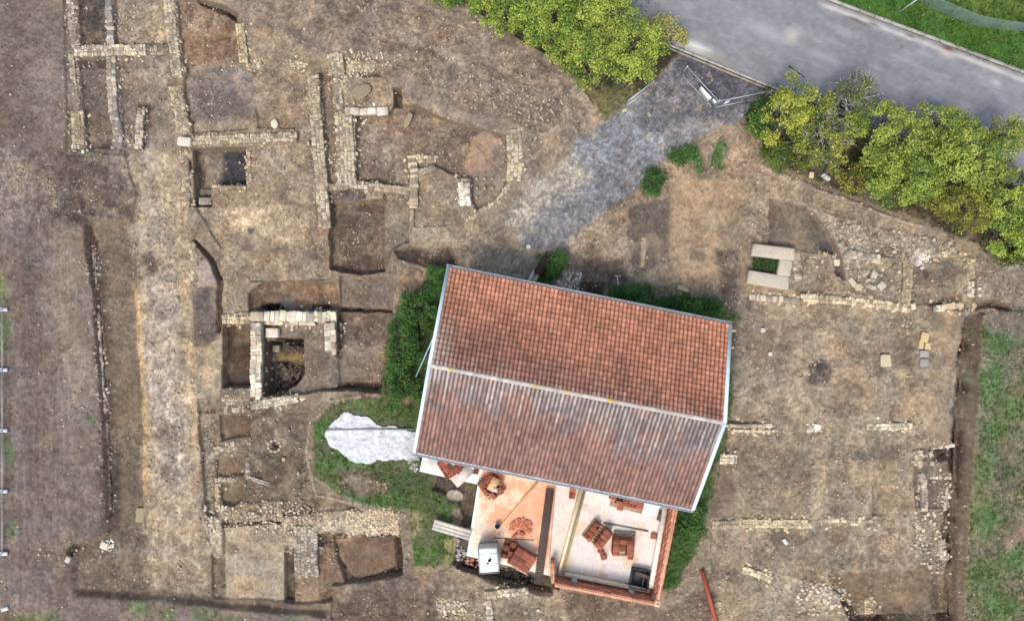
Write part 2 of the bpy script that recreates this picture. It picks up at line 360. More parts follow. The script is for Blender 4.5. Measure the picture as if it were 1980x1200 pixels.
RG([(668, 1030), (772, 1034), (772, 1042), (668, 1044)], (92, 76, 62), -.6, f=3)
RG([(640, 1135), (880, 1095), (1060, 1130), (1300, 1180), (1380, 1110), (1400, 1210), (1060, 1260), (640, 1260)], (116, 100, 87), -.25, f=10, peb=.6)
RG([(850, 1095), (1060, 1125), (1100, 1150), (1100, 1260), (930, 1260), (850, 1160)], (140, 128, 106), f=12, a=.8, peb=.8)
RG([(1110, 1175), (1280, 1185), (1350, 1150), (1380, 1260), (1110, 1260)], (124, 106, 90), f=12, a=.9)
RG([(660, 1150), (780, 1130), (880, 1180), (880, 1260), (660, 1260)], (106, 88, 76), f=20, a=.5)
RG([(840, 1160), (900, 1160), (900, 1190), (850, 1190)], (172, 154, 126), f=12, a=.6, peb=1)
# grass bank round the house
RG([(835, 520), (872, 512), (940, 520), (1430, 610), (1420, 820), (1395, 900), (1360, 1000), (1345, 1060), (1310, 1130), (1280, 1140), (860, 940), (800, 900), (800, 760), (735, 785), (742, 690), (752, 625), (770, 590), (810, 570)], (66, 88, 50), .1, f=5, fz=4, gr=1, wp=.8, peb=.1)
RG([(872, 480), (1110, 520), (1180, 545), (1160, 600), (1000, 560), (890, 530)], (136, 124, 104), 0, f=6, gr=0, peb=.6)
RG([(930, 470), (1060, 480), (1050, 545), (940, 525)], (140, 132, 114), 0, f=10, gr=0)
RG([(752, 620), (775, 615), (765, 700), (745, 720)], (92, 104, 60), f=8, a=.6)
RG([(606, 815), (640, 778), (700, 768), (770, 775), (810, 800), (812, 870), (880, 930), (905, 980), (870, 985), (880, 1092), (800, 1095), (792, 1000), (700, 974), (652, 955), (606, 920)], (80, 104, 60), .1, f=4, fz=3, gr=1, wp=.7, peb=.2)
RG(line([(700, 765), (640, 775), (600, 815), (592, 880), (612, 955), (655, 965), (790, 990)], 7), (152, 138, 122), .1, f=5, a=.7)
RG([(655, 910), (720, 900), (760, 950), (700, 960), (655, 945)], (104, 90, 76), f=8, a=.8, gr=.1, peb=.8)
RG([(720, 890), (860, 920), (890, 975), (820, 985), (760, 950)], (76, 80, 60), f=12, a=.6)
RG([(795, 990), (812, 990), (815, 1030), (800, 1040)], (150, 134, 98), f=6, a=.8, gr=.2)
RG([(860, 1040), (885, 1040), (880, 1095), (858, 1092)], (150, 142, 86), f=5, a=.8, gr=.4)
RG([(772, 990), (793, 985), (796, 1090), (780, 1095)], (132, 118, 102), 0, f=4, gr=0)
RG(line([(845, 928), (900, 955), (915, 1000), (895, 1085), (950, 1108), (1070, 1138)], 38), (70, 64, 62), -.45, f=6, gr=0, peb=.5)
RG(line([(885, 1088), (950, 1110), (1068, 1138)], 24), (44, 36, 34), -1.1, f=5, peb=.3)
RG(ell(880, 958, 17, 13), (150, 144, 136), -.1, f=5, gr=0)
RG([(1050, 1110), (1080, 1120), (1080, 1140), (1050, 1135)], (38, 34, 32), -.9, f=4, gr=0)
# E side of house
RG([(1405, 620), (1428, 625), (1432, 700), (1420, 830), (1412, 700)], (112, 96, 84), -.1, f=6, gr=0)
RG([(1395, 890), (1420, 830), (1600, 820), (1600, 1210), (1400, 1210), (1375, 1080), (1372, 1000)], (142, 127, 104), -.2, f=6, gr=0)
# driveway and NE
RG([(1160, 180), (1320, 80), (1490, 165), (1460, 240), (1380, 290), (1300, 340), (1200, 430), (1100, 500), (1000, 490), (960, 440), (1010, 360), (1100, 290)], (140, 128, 112), .02, f=8, fz=18, peb=.5)
RG([(1130, 180), (1170, 160), (1260, 160), (1215, 200), (1170, 235)], (92, 92, 62), .1, f=8, gr=.6)
RG([(1180, 330), (1290, 330), (1420, 290), (1470, 260), (1560, 350), (1560, 400), (1480, 480), (1430, 560), (1250, 560), (1110, 500)], (144, 126, 104), -.15, f=10, fz=14, peb=.7)
RG([(1085, 470), (1200, 400), (1230, 430), (1120, 500)], (156, 134, 104), f=10, a=.6, peb=.9)
RG([(1218, 400), (1295, 380), (1298, 500), (1230, 530), (1215, 470)], (114, 102, 93), -.3, f=6, peb=.3)
RG([(1300, 350), (1448, 350), (1445, 480), (1415, 535), (1300, 540)], (158, 136, 107), -.2, f=6, peb=.25)
RG([(1310, 340), (1440, 350), (1448, 385), (1320, 380)], (164, 142, 108), f=12, a=.7)
RG(ell(1350, 490, 18), (124, 112, 94), f=8, a=.6)
RG(ell(1360, 445, 9), (130, 120, 110), f=6, a=.7)
RG([(1130, 500), (1200, 500), (1220, 545), (1160, 560), (1120, 540)], (92, 78, 74), f=10, a=.7)
RG([(1110, 545), (1170, 550), (1165, 575), (1120, 560)], (80, 66, 60), -.25, f=6, gr=0)
RG([(1240, 460), (1250, 460), (1246, 515), (1238, 515)], (162, 144, 116), -.15, f=3)
RG([(1180, 548), (1260, 555), (1400, 585), (1405, 618), (1290, 600), (1175, 570)], (62, 90, 48), .1, f=6, gr=1, wp=1)
RG([(1260, 555), (1290, 556), (1300, 575), (1262, 575)], (120, 112, 96), f=6, gr=.2)
RG([(1385, 480), (1430, 480), (1432, 600), (1405, 600)], (112, 98, 86), -.2, f=8, gr=0, peb=.8)
RG([(1040, 490), (1080, 488), (1092, 520), (1065, 555), (1040, 548)], (62, 94, 46), .05, f=5, gr=1, wp=.8)
RG([(1080, 520), (1125, 520), (1120, 560), (1070, 552)], (156, 148, 132), f=6, gr=0, peb=.8)
# east compound
RG([(1430, 560), (1480, 500), (1500, 380), (1560, 350), (1700, 400), (1850, 460), (1890, 480), (1890, 590), (1875, 700), (1860, 900), (1850, 1250), (1380, 1250), (1400, 900), (1425, 700)], (146, 131, 107), -.3, f=8, fz=6, peb=.7, gr=0)
RG([(1430, 570), (1560, 600), (1560, 700), (1430, 800)], (126, 114, 104), f=22, a=.6)
RG([(1430, 680), (1560, 740), (1560, 800), (1430, 820)], (158, 144, 120), f=22, a=.5)
RG([(1560, 610), (1680, 620), (1700, 700), (1620, 760), (1600, 660)], (156, 134, 106), f=20, a=.5)
RG([(1640, 640), (1740, 630), (1770, 680), (1700, 740), (1650, 700)], (120, 110, 96), f=16, a=.6)
RG([(1740, 660), (1772, 660), (1772, 720), (1735, 715)], (116, 96, 82), f=8, a=.7)
RG([(1800, 600), (1860, 600), (1850, 900), (1800, 860)], (150, 130, 102), f=12, a=.7, peb=.4)
RG([(1640, 740), (1800, 740), (1800, 800), (1640, 800)], (158, 138, 106), f=20, a=.5)
RG(ell(1588, 722, 24, 27), (90, 81, 80), f=6)
RG(ell(1716, 760, 17), (138, 130, 118), f=6, a=.8); RG(ell(1660, 755, 18), (116, 106, 94), f=8, a=.7); RG(ell(1780, 745, 24, 20), (118, 108, 94), f=10, a=.6)
RG([(1490, 385), (1560, 395), (1626, 465), (1628, 490), (1560, 486), (1490, 474)], (112, 101, 88), -.5, f=4, peb=.2)
RG([(1592, 462), (1626, 460), (1630, 495), (1636, 540), (1620, 530), (1615, 490), (1590, 480)], (76, 72, 78), -.75, f=5, a=.9)
RG([(1570, 400), (1700, 440), (1850, 470), (1850, 490), (1765, 492), (1745, 500), (1745, 570), (1650, 565), (1632, 500), (1600, 440)], (142, 132, 116), -.2, f=8, peb=1)
RG([(1545, 492), (1612, 492), (1620, 560), (1545, 568)], (138, 119, 94), -.4, f=4)
RG([(1640, 510), (1700, 510), (1735, 540), (1740, 580), (1650, 565)], (126, 116, 98), -.4, f=6, peb=.8)
RG([(1766, 500), (1852, 498), (1852, 582), (1766, 590)], (122, 111, 96), -.5, f=5)
RG([(1792, 522), (1832, 525), (1835, 552), (1796, 556)], (92, 83, 82), -.6, f=6)
RG([(1708, 470), (1745, 470), (1748, 500), (1710, 495)], (104, 96, 88), -.4, f=8, a=.8)
RG([(1805, 575), (1862, 570), (1868, 600), (1800, 590)], (94, 78, 66), -.7, f=4)
RG(line([(1470, 320), (1600, 375), (1720, 420), (1840, 455), (1960, 520)], 10), (156, 146, 134), 0, f=6, a=.7, wp=.8)
RG([(1395, 835), (1560, 845), (1580, 1000), (1400, 1005)], (130, 117, 94), f=16, a=.6)
RG([(1375, 890), (1420, 890), (1425, 1005), (1372, 1000)], (128, 106, 90), f=6, a=.8, peb=.3)
RG([(1600, 860), (1640, 850), (1640, 1000), (1605, 1000)], (108, 104, 92), f=10, a=.6)
RG([(1580, 870), (1600, 870), (1600, 960), (1575, 1000), (1585, 930)], (164, 144, 110), f=10, a=.6)
RG([(1660, 865), (1740, 865), (1735, 895), (1660, 890)], (110, 102, 96), f=10, a=.7)
RG([(1645, 900), (1740, 890), (1745, 1000), (1640, 1000)], (158, 138, 108), f=12, a=.6)
RG([(1690, 935), (1712, 935), (1710, 1000), (1690, 1000)], (110, 102, 86), f=6, a=.7, dz=-.15)
RG([(1480, 1020), (1620, 1025), (1650, 1090), (1480, 1090)], (120, 111, 96), f=16, a=.7)
RG([(1600, 1030), (1760, 1020), (1760, 1090), (1620, 1090)], (140, 120, 96), f=16, a=.6)
RG([(1375, 1030), (1480, 1030), (1480, 1100), (1385, 1090)], (142, 122, 100), f=12, a=.6)
RG([(1370, 1105), (1500, 1098), (1500, 1130), (1380, 1125)], (110, 100, 98), f=8, a=.7)
RG([(1605, 1110), (1840, 1100), (1840, 1185), (1690, 1190), (1620, 1150)], (134, 113, 88), -.4, f=5, peb=.3)
RG([(1540, 1120), (1620, 1140), (1660, 1180), (1540, 1190)], (164, 150, 126), f=12, a=.7, peb=1)
RG([(1500, 1185), (1640, 1180), (1660, 1260), (1500, 1260)], (148, 134, 110), f=6, a=.8)
RG([(1625, 1150), (1660, 1175), (1668, 1210), (1650, 1210), (1640, 1180)], (70, 58, 52), -.9, f=5)
RG([(1660, 1192), (1840, 1188), (1840, 1215), (1660, 1215)], (70, 58, 50), -.9, f=4)
RG([(1770, 868), (1850, 862), (1835, 985), (1775, 985)], (116, 106, 98), -.55, f=5, peb=.6)
RG([(1805, 870), (1845, 870), (1845, 893), (1805, 893)], (72, 60, 54), -.95, f=3)
RG([(1775, 985), (1830, 990), (1835, 1110), (1770, 1100)], (134, 122, 104), -.4, f=10, peb=1)
RG([(1810, 1110), (1840, 1110), (1838, 1180), (1808, 1180)], (110, 90, 72), -.5, f=6)
RG([(1872, 612), (1898, 600), (1888, 700), (1876, 850), (1864, 980), (1858, 1070), (1852, 1260), (1836, 1260), (1838, 1070), (1828, 1020), (1846, 880), (1856, 740), (1862, 680)], (80, 67, 59), -.9, f=6, fz=9, peb=.3, wp=.8)
RG(line([(1876, 620), (1868, 720), (1858, 860), (1848, 1000), (1850, 1200)], 8), (52, 42, 38), -1.2, f=4, wp=.8)
RG([(1862, 588), (1920, 577), (1955, 590), (1965, 606), (1945, 602), (1905, 592), (1885, 604)], (74, 60, 54), -.7, f=4)
RG([(1890, 520), (1990, 530), (B, 520), (B, 600), (1960, 600), (1930, 580), (1885, 585)], (132, 120, 104), 0, f=8, peb=.7, gr=0)
RG([(1898, 605), (1960, 600), (B, 600), (B, B), (1862, B), (1862, 1100), (1870, 980), (1885, 820), (1890, 700)], (106, 104, 80), .12, f=6, fz=3, gr=.55, peb=.5)
RG([(1905, 600), (1960, 604), (1990, 640), (1905, 660)], (122, 108, 98), f=8, a=.8, gr=.05)
for (x_, y_, a_, b_) in ((1925, 660, 40, 26), (1910, 740, 26, 40), (1950, 780, 30, 24), (1925, 830, 30, 22), (1905, 1000, 30, 36), (1900, 1110, 34, 26), (1960, 1080, 30, 26), (1930, 1170, 40, 26), (1900, 900, 16, 40)):
    RG(ell(x_, y_, a_, b_, 20), (78, 106, 64), f=18, a=.8, gr=1, wp=1.4)
RG([(1940, 1040), (1985, 1000), (1985, 1030), (1945, 1065)], (158, 130, 108), f=6, a=.8, gr=0)
for (x_, y_, a_, b_) in ((4, 560, 14, 30), (6, 640, 16, 44), (14, 860, 14, 22), (20, 880, 12, 20), (24, 1020, 12, 16), (275, 1172, 26, 14), (330, 1186, 20, 12), (400, 1190, 30, 14), (460, 1200, 30, 10), (560, 1200, 30, 8), (60, 1200, 60, 14), (178, 806, 10, 8)):
    RG(ell(x_, y_, a_, b_), (92, 112, 72), f=9, a=.75, gr=.7, wp=1)
# weeds by the drive
for (x_, y_, a_, b_) in ((1262, 355, 22, 28), (1325, 300, 34, 22), (1350, 320, 16, 24), (1392, 300, 14, 26), (1252, 80, 4, 4)):
    RG(ell(x_, y_, a_, b_), (60, 92, 52), f=8, a=.9, gr=1, wp=1.4)
# north-east verge, soil under trees
RG([(1540, -20), (1700, 42), (1850, 102), (1980, 153), (2300, 280), (B, 920), (B, -B), (1500, -B)], (66, 100, 46), .1, f=3, gr=1, wp=.1, peb=.0)
RG([(1780, 20), (1990, 70), (1990, -30), (1800, -30)], (104, 116, 60), f=16, a=.6)
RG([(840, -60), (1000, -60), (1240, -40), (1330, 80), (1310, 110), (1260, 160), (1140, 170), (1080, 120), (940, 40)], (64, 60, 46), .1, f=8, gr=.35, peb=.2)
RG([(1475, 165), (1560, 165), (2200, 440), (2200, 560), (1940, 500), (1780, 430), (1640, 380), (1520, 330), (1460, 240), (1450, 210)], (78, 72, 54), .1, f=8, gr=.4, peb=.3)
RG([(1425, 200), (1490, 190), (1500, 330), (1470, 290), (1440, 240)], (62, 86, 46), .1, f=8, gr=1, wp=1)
# make the flat strip under the road
rd0, rdd = P(1310, 92), (P(1980, 367) - P(1310, 92)).normalized()
rn = Vector((-rdd.y, rdd.x, 0)) if -rdd.y * 0 + rdd.x > 0 else Vector((rdd.y, -rdd.x, 0))
sdist = (X - rd0.x) * rn.x + (Y - rd0.y) * rn.y     # metres north of the road's south edge
RW = 5.9
def rw_at(s_): return 5.83 + (s_ - 7.1) * .0317
sal = (X - rd0.x) * rdd.x + (Y - rd0.y) * rdd.y; RWf = np.clip(rw_at(sal), 4, 8)
rmask = smooth((sdist + .6) / .6) * smooth((RWf + .1 - sdist) / .15)
# relief + mottling
ev = smooth((fbm(X, Y, 1.7, 1601, 3, .5) - .5) * 7)[..., None] * .5 * smooth((PX - 1380) / 60)[..., None] * (1 - smooth(GR))[..., None]; C = C * (1 - ev) + lin((118, 112, 98)) * ev
ev = smooth((fbm(X, Y, 1.3, 1631, 3, .5) - .54) * 8)[..., None] * .26 * smooth((PX - 260) / 80)[..., None] * (1 - smooth(GR))[..., None]; C = C * (1 - ev) + lin((166, 146, 114)) * ev
m_ = lin((132, 118, 101)); nw_ = (1 - smooth(GR * 2))[..., None]; lr_ = C.mean(-1, keepdims=True) / m_.mean(); C = C * (1 - nw_) + np.clip(C * lr_ ** .4, .01, .7) * nw_
gp = smooth((fbm(X, Y, .9, 1501, 5, .65) - .4) * 5) ; bare = (1 - gp) * smooth(GR) * (PX < 1000)
C = C * (1 - .5 * bare[..., None]) + lin((104, 96, 76)) * .5 * bare[..., None]; GR = GR * (1 - .7 * bare)
Z = np.where(Z < 0, Z * np.where(Z < -1.3, .8, .6), Z)
lo = fbm(X, Y, 2.6, 101, 4) - .5
md = fbm(X, Y, .55, 131, 4, .6) - .5
hi = fbm(X, Y, .17, 151, 2, .8) - .5
far = np.clip(1 - (np.maximum(np.abs(X) - 33, np.abs(Y) - 21)) / 8, 0, 1); wn = .5 + (rng.random(X.shape) - .5) * far; wn2 = rng.random(X.shape)
Z += lo * .12 + md * .14 + hi * .07 + (wn - .5) * .025 * (PEB + .3)
hue = fbm(X, Y, 1.3, 211, 3) - .5
stv = fbm(X * 5, Y * .5, 1.0, 1201, 4, .6) - .5; std = fbm((X * .35 + Y) * 3.5, (X - Y * .35) * .5, 1.0, 1231, 4, .6) - .5
wl_ = smooth((170 - PX) / 40) * smooth((PY - 380) / 60); wd_ = smooth((PX - 380) / 80) * smooth((1180 - PX) / 60) * smooth((60 + PX * .25 - PY) / 50)
wb_ = smooth((PX - 240) / 20) * smooth((395 - PX) / 30) * smooth((PY - 300) / 60)
C *= np.exp(stv * (wl_ * .7 + wb_ * .5) + std * wd_ * .7)[..., None]
bl = smooth((fbm(X, Y, .7, 1301, 5, .68) - .5) * 6)[..., None] * (.04 + .34 * PEB[..., None] ** 1.5) * (1 - smooth(GR))[..., None]; C = C * (1 - bl) + lin((182, 166, 140)) * bl
bl = smooth((fbm(X, Y, 1.5, 1331, 5, .62) - .54) * 7)[..., None] * .3 * (1 - smooth(GR))[..., None]; C = C * (1 - bl) + lin((92, 77, 70)) * bl
na = .5 + .75 * PEB; C *= np.exp((lo * .5 + md * 1.1 + hi * 1.2 + (wn - .5) * .45) * na * .8)[..., None]
C[..., 0] *= np.exp(hue * .22); C[..., 2] *= np.exp(-hue * .35)
clus = smooth((fbm(X, Y, .8, 301, 3) - .42) * 5)
pe = (wn2 < .045 * PEB * (.2 + 1.8 * clus))
amt = (pe * far * (0.2 + .45 * rng.random(X.shape)))[..., None]
C = C * (1 - amt) + lin((184, 172, 152)) * amt
dk = ((rng.random(X.shape) < .03) * far)[..., None] * .45
C *= 1 - dk
Z += pe * .03
Z = Z * (1 - rmask) - .06 * rmask
gl = C.mean(-1, keepdims=True); sat = (.76 + .22 * smooth(GR))[..., None]; C = gl + (C - gl) * sat
wk = (1 - smooth(GR))[..., None]; C *= 1 + wk * (np.array([.90, .845, .80]) - 1)
C = np.clip(C, .01, .85)
V = np.stack([X, Y, Z], -1).reshape(-1, 3)
idx = np.arange(nxs * nys).reshape(nys, nxs)
F = np.stack([idx[:-1, :-1], idx[:-1, 1:], idx[1:, 1:], idx[1:, :-1]], -1).reshape(-1, 4)
soil = mat('soil', attr=True, rough=.97, bump=.5, bscale=14, var=.1, vscale=18, spec=.1)
N_ = soil.node_tree.nodes; L_ = soil.node_tree.links      # steep cut faces show bare layered earth
ge = N_.new('ShaderNodeNewGeometry'); sp = N_.new('ShaderNodeSeparateXYZ'); L_.new(ge.outputs['True Normal'], sp.inputs[0])
mr = N_.new('ShaderNodeMapRange'); mr.inputs[1].default_value = .75; mr.inputs[2].default_value = .3; L_.new(sp.outputs[2], mr.inputs[0])
n3 = N_.new('ShaderNodeTexNoise'); n3.inputs['Scale'].default_value = 9; n3.inputs['Detail'].default_value = 8; n3.inputs['Roughness'].default_value = .75; L_.new(ge.outputs['Position'], n3.inputs['Vector'])
cr_ = N_.new('ShaderNodeValToRGB'); L_.new(n3.outputs[0], cr_.inputs[0])
cr_.color_ramp.elements[0].position = .3; cr_.color_ramp.elements[0].color = tuple(lin((74, 61, 54))) + (1,)
cr_.color_ramp.elements[1].position = .72; cr_.color_ramp.elements[1].color = tuple(lin((138, 120, 102))) + (1,)
mc = N_.new('ShaderNodeMix'); mc.data_type = 'RGBA'; L_.new(mr.outputs[0], mc.inputs[0])
bc = N_['Principled BSDF'].inputs['Base Color']; src = bc.links[0].from_socket
L_.new(src, mc.inputs[6]); L_.new(cr_.outputs[0], mc.inputs[7]); L_.new(mc.outputs[2], bc)
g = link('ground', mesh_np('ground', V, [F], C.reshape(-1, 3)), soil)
tag(g, kind='structure')
def gz(x, y):
    i = np.clip(np.searchsorted(xs, x) - 1, 0, nxs - 2); j = np.clip(np.searchsorted(ys, y) - 1, 0, nys - 2)
    return Z[j, i]
def G(px, py, dz=0.0):
    p = P(px, py, 0)
    for _ in range(3): p = P(px, py, float(gz(p.x, p.y)) + dz)
    return p
def subset(name, M, ZO, CC, m, **kw):
    """a sheet lying on the ground: the grid cells where M, lifted by ZO"""
    q = (M[:-1, :-1] & M[1:, :-1] & M[:-1, 1:] & M[1:, 1:]).ravel()
    f = F[q]; u, inv = np.unique(f, return_inverse=True)
    v = V[u].copy(); v[:, 2] += ZO
    return link(name, mesh_np(name, v, [inv.reshape(-1, 4)], CC.reshape(-1, 3)[u]), m)
# ---- gravel drive
def full_mask(poly, f, wp=.8):
    M = np.zeros_like(X); sl, m = pmask(poly, f, wp); M[sl] = m; return M
dm = full_mask([(1318, 96), (1480, 160), (1462, 190), (1440, 225), (1400, 250), (1350, 268), (1300, 300), (1250, 345), (1200, 395), (1130, 440), (1090, 478), (1050, 486), (1000, 470), (975, 430), (990, 390), (1040, 340), (1100, 290), (1150, 250), (1200, 205), (1250, 178), (1275, 150)], 9, 1.1)
dm2 = dm > (.08 + .95 * rng.random(X.shape) * (.35 + fbm(X, Y, .4, 411)))
DC = np.empty(C.shape); DC[:] = lin((130, 132, 136))
def dreg(poly, col, f, a):
    M = full_mask(poly, f, 1.2)[..., None] * a; DC[:] = DC * (1 - M) + lin(col) * M
dreg([(960, 380), (1120, 300), (1150, 340), (1060, 400), (1000, 480), (950, 480)], (160, 152, 138), 18, .9)
dreg([(1060, 400), (1140, 360), (1150, 420), (1080, 480), (1030, 480)], (124, 119, 116), 14, .6)
dreg([(1262, 150), (1330, 110), (1490, 160), (1440, 215), (1400, 240), (1310, 260), (1250, 262), (1235, 235)], (102, 100, 103), 8, .95)
dreg([(1310, 100), (1490, 160), (1460, 200), (1400, 205), (1360, 190), (1320, 145)], (96, 94, 100), 6, .9)
dreg([(1290, 155), (1350, 150), (1370, 205), (1300, 215), (1270, 200)], (120, 116, 117), 12, .7)
dreg([(1290, 235), (1400, 230), (1380, 270), (1300, 300), (1280, 270)], (136, 131, 131), 12, .8)
dreg([(1130, 360), (1230, 300), (1260, 340), (1180, 400)], (120, 117, 118), 16, .6)
dreg(ell(1068, 310, 40, 24, -30), (168, 156, 134), 12, .7)
DC *= .88 * np.exp(lo * .3 + md * .9 + hi * 1.3 + (wn - .5) * .5)[..., None]
gd = subset('path', dm2, .01, np.clip(DC, .02, .8), mat('gravel', attr=True, rough=.95, bump=.5, bscale=30, var=.15, vscale=40, spec=.1))
tag(gd, kind='structure')
# ---- road
n1, n2 = 900, 90
s = np.linspace(-60, 60, n1); t = np.linspace(0, 1, n2)
SS, TT = np.meshgrid(s, t); TT = TT * np.clip(rw_at(SS), 4, 8)
RX = rd0.x + rdd.x * SS + rn.x * TT; RY = rd0.y + rdd.y * SS + rn.y * TT
RZ = .055 + .04 * np.sin(np.clip(TT / RW, 0, 1) * PI) - .03
RC = np.empty(RX.shape + (3,)); RC[:] = lin((128, 129, 132))
sx = SS * .35
RC *= np.exp((fbm(sx, TT, .5, 501, 4) - .5) * .35 + (fbm(RX, RY, .25, 521, 3) - .5) * .35 + (rng.random(RX.shape) - .5) * .12)[..., None]
st_ = smooth((fbm(sx, TT, .45, 555, 4, .6) - .62) * 8)[..., None] * .14
RC = RC * (1 - st_) + lin((186, 186, 188)) * st_
def rblob(px, py, rx, ry, col, a):
    global RC
    p = P(px, py); d = ((RX - p.x) * rdd.x + (RY - p.y) * rdd.y) / (rx / S); e = ((RX - p.x) * rn.x + (RY - p.y) * rn.y) / (ry / S)
    m = np.exp(-(d * d + e * e) * (.7 + .8 * fbm(RX, RY, .3, int(px)))) [..., None] * a
    RC = RC * (1 - m) + lin(col) * m
rblob(1530, 70, 14, 16, (188, 178, 166), .7); rblob(1524, 47, 5, 4, (90, 88, 92), .7); rblob(1743, 91, 4, 4, (92, 90, 96), .6)
rblob(1480, 60, 50, 14, (172, 174, 178), .5); rblob(1925, 160, 9, 7, (178, 178, 180), .7); rblob(1590, 110, 30, 8, (170, 172, 178), .4)
rblob(1345, 92, 34, 9, (215, 213, 208), .9); rblob(1390, 112, 40, 5, (126, 120, 100), .6); rblob(1350, 98, 60, 4, (140, 132, 110), .4)
rblob(1300, 20, 40, 20, (160, 162, 168), .4)
for i in range(60):      # sandy gutter strip along the north kerb, broken by soil
    px = 1590 + i * 8; py = 0 + (px - 1590) * .372 + 9
    rblob(px, py + rng.random() * 3, 9, 4.5, (192, 186, 182), .25 + .6 * rng.random())
rblob(1655, 40, 26, 4, (96, 82, 76), .9); rblob(1760, 70, 8, 3, (100, 84, 80), .9); rblob(1832, 94, 14, 6, (96, 76, 74), 1); rblob(1690, 48, 12, 3, (96, 82, 76), .8); rblob(1830, 106, 18, 6, (190, 180, 172), .7)
ix_ = np.arange(n1 * n2).reshape(n2, n1)
RF = np.stack([ix_[:-1, :-1], ix_[:-1, 1:], ix_[1:, 1:], ix_[1:, :-1]], -1).reshape(-1, 4)
rd = link('road', mesh_np('road', np.stack([RX, RY, RZ], -1).reshape(-1, 3), [RF], RC.reshape(-1, 3)), mat('asphalt', attr=True, rough=.9, bump=.25, bscale=40, var=.08, vscale=60, spec=.2))
tag(rd, kind='structure')
def road_pt(s_, t_, z): return (rd0.x + rdd.x * s_ + rn.x * t_, rd0.y + rdd.y * s_ + rn.y * t_, z)
kb = MB(); s_ = -40
while s_ < 60:
    L = .98
    c = (168, 165, 160) if rng.random() < .7 else (150, 146, 140)
    kb.bar(road_pt(s_, rw_at(max(s_, -30)) + .09, .09), road_pt(s_ + L, rw_at(max(s_, -30) + L) + .09, .09), .14, .2, c); s_ += 1.0
kb.build('kerb', mat('kerb_concrete', attr=True, rough=.9, bump=.3, var=.15, vscale=6))['kind'] = 'structure'
kb = MB(); s_ = -3
while s_ < 6.2:
    kb.bar(road_pt(s_, -.06, .02), road_pt(s_ + .98, -.06, .02), .10, .16, (176, 170, 160))
    kb.bar(road_pt(s_, -.24, .0), road_pt(s_ + .98, -.24, .0), .10, .13, (150, 142, 132)); s_ += 1.0
kb.build('kerb', mat('kerb_concrete'))['kind'] = 'structure'
# ------------------------------------------------------------------ stones
def stones_mesh(cx, cy, cz, lx, ly, lz, ang, cols, k=8, sq=.5, jit=.12):
    """vectorised rounded stones -> V,F4,F3,C"""
    n = len(cx); th = np.arange(k) * 2 * PI / k + PI / k
    c, s2 = np.cos(th), np.sin(th)
    sup = 1 / (np.abs(c) ** (2 / sq) + np.abs(s2) ** (2 / sq)) ** (sq / 2) if sq < 1 else np.ones(k)
    ux = c * sup; uy = s2 * sup
    if sq <= .6:
        k = 8; q_ = .8 if sq > .3 else .9; ux = np.array([1, 1, q_, -q_, -1, -1, -q_, q_]); uy = np.array([-q_, q_, 1, 1, q_, -q_, -1, -1]) 
    out = []
    jr = 1 + (rng.random((n, k)) - .5) * 2 * jit
    for zf, sf in ((-1.0, .94), (.45, 1.0), (.88, .95), (1.0, .8)):
        x = ux[None] * jr * sf * lx[:, None] / 2; y = uy[None] * jr * sf * ly[:, None] / 2
        z = np.full((n, k), zf) * lz[:, None] + (rng.random((n, k)) - .5) * .12 * lz[:, None]
        ca, sa = np.cos(ang)[:, None], np.sin(ang)[:, None]
        out.append(np.stack([x * ca - y * sa + cx[:, None], x * sa + y * ca + cy[:, None], z + cz[:, None]], -1))
    V_ = np.concatenate(out, 1)                       # n,4k,3
    top = np.stack([cx, cy, cz + lz * 1.02], -1)[:, None]
    V_ = np.concatenate([V_, top], 1); m = 4 * k + 1
    f4 = [(r * k + i, r * k + (i + 1) % k, (r + 1) * k + (i + 1) % k, (r + 1) * k + i) for r in range(3) for i in range(k)]
    f3 = [(3 * k + i, 3 * k + (i + 1) % k, 4 * k) for i in range(k)]
    off = (np.arange(n) * m)[:, None, None]
    return V_.reshape(-1, 3), (np.array(f4)[None] + off).reshape(-1, 4), (np.array(f3)[None] + off).reshape(-1, 3), np.repeat(cols, m, 0)
STONE = mat('limestone', attr=True, rough=.95, bump=.55, bscale=22, var=.16, vscale=14, spec=.1)
def stone_cols(n, base=(184, 172, 148), sp=.28, dark=.12):
    c = np.tile(lin(base), (n, 1)) * np.exp((rng.random((n, 1)) - .5) * 2 * sp)
    t = rng.random((n, 1)) - .5; c[:, 0:1] *= 1 + t * .1; c[:, 2:3] *= 1 - t * .22
    c = c.mean(1, keepdims=True) + (c - c.mean(1, keepdims=True)) * .72
    c *= np.array([1.3, 1.22, 1.14]); d = rng.random(n) < dark; c[d] *= .6
    return np.clip(c, .02, .75)
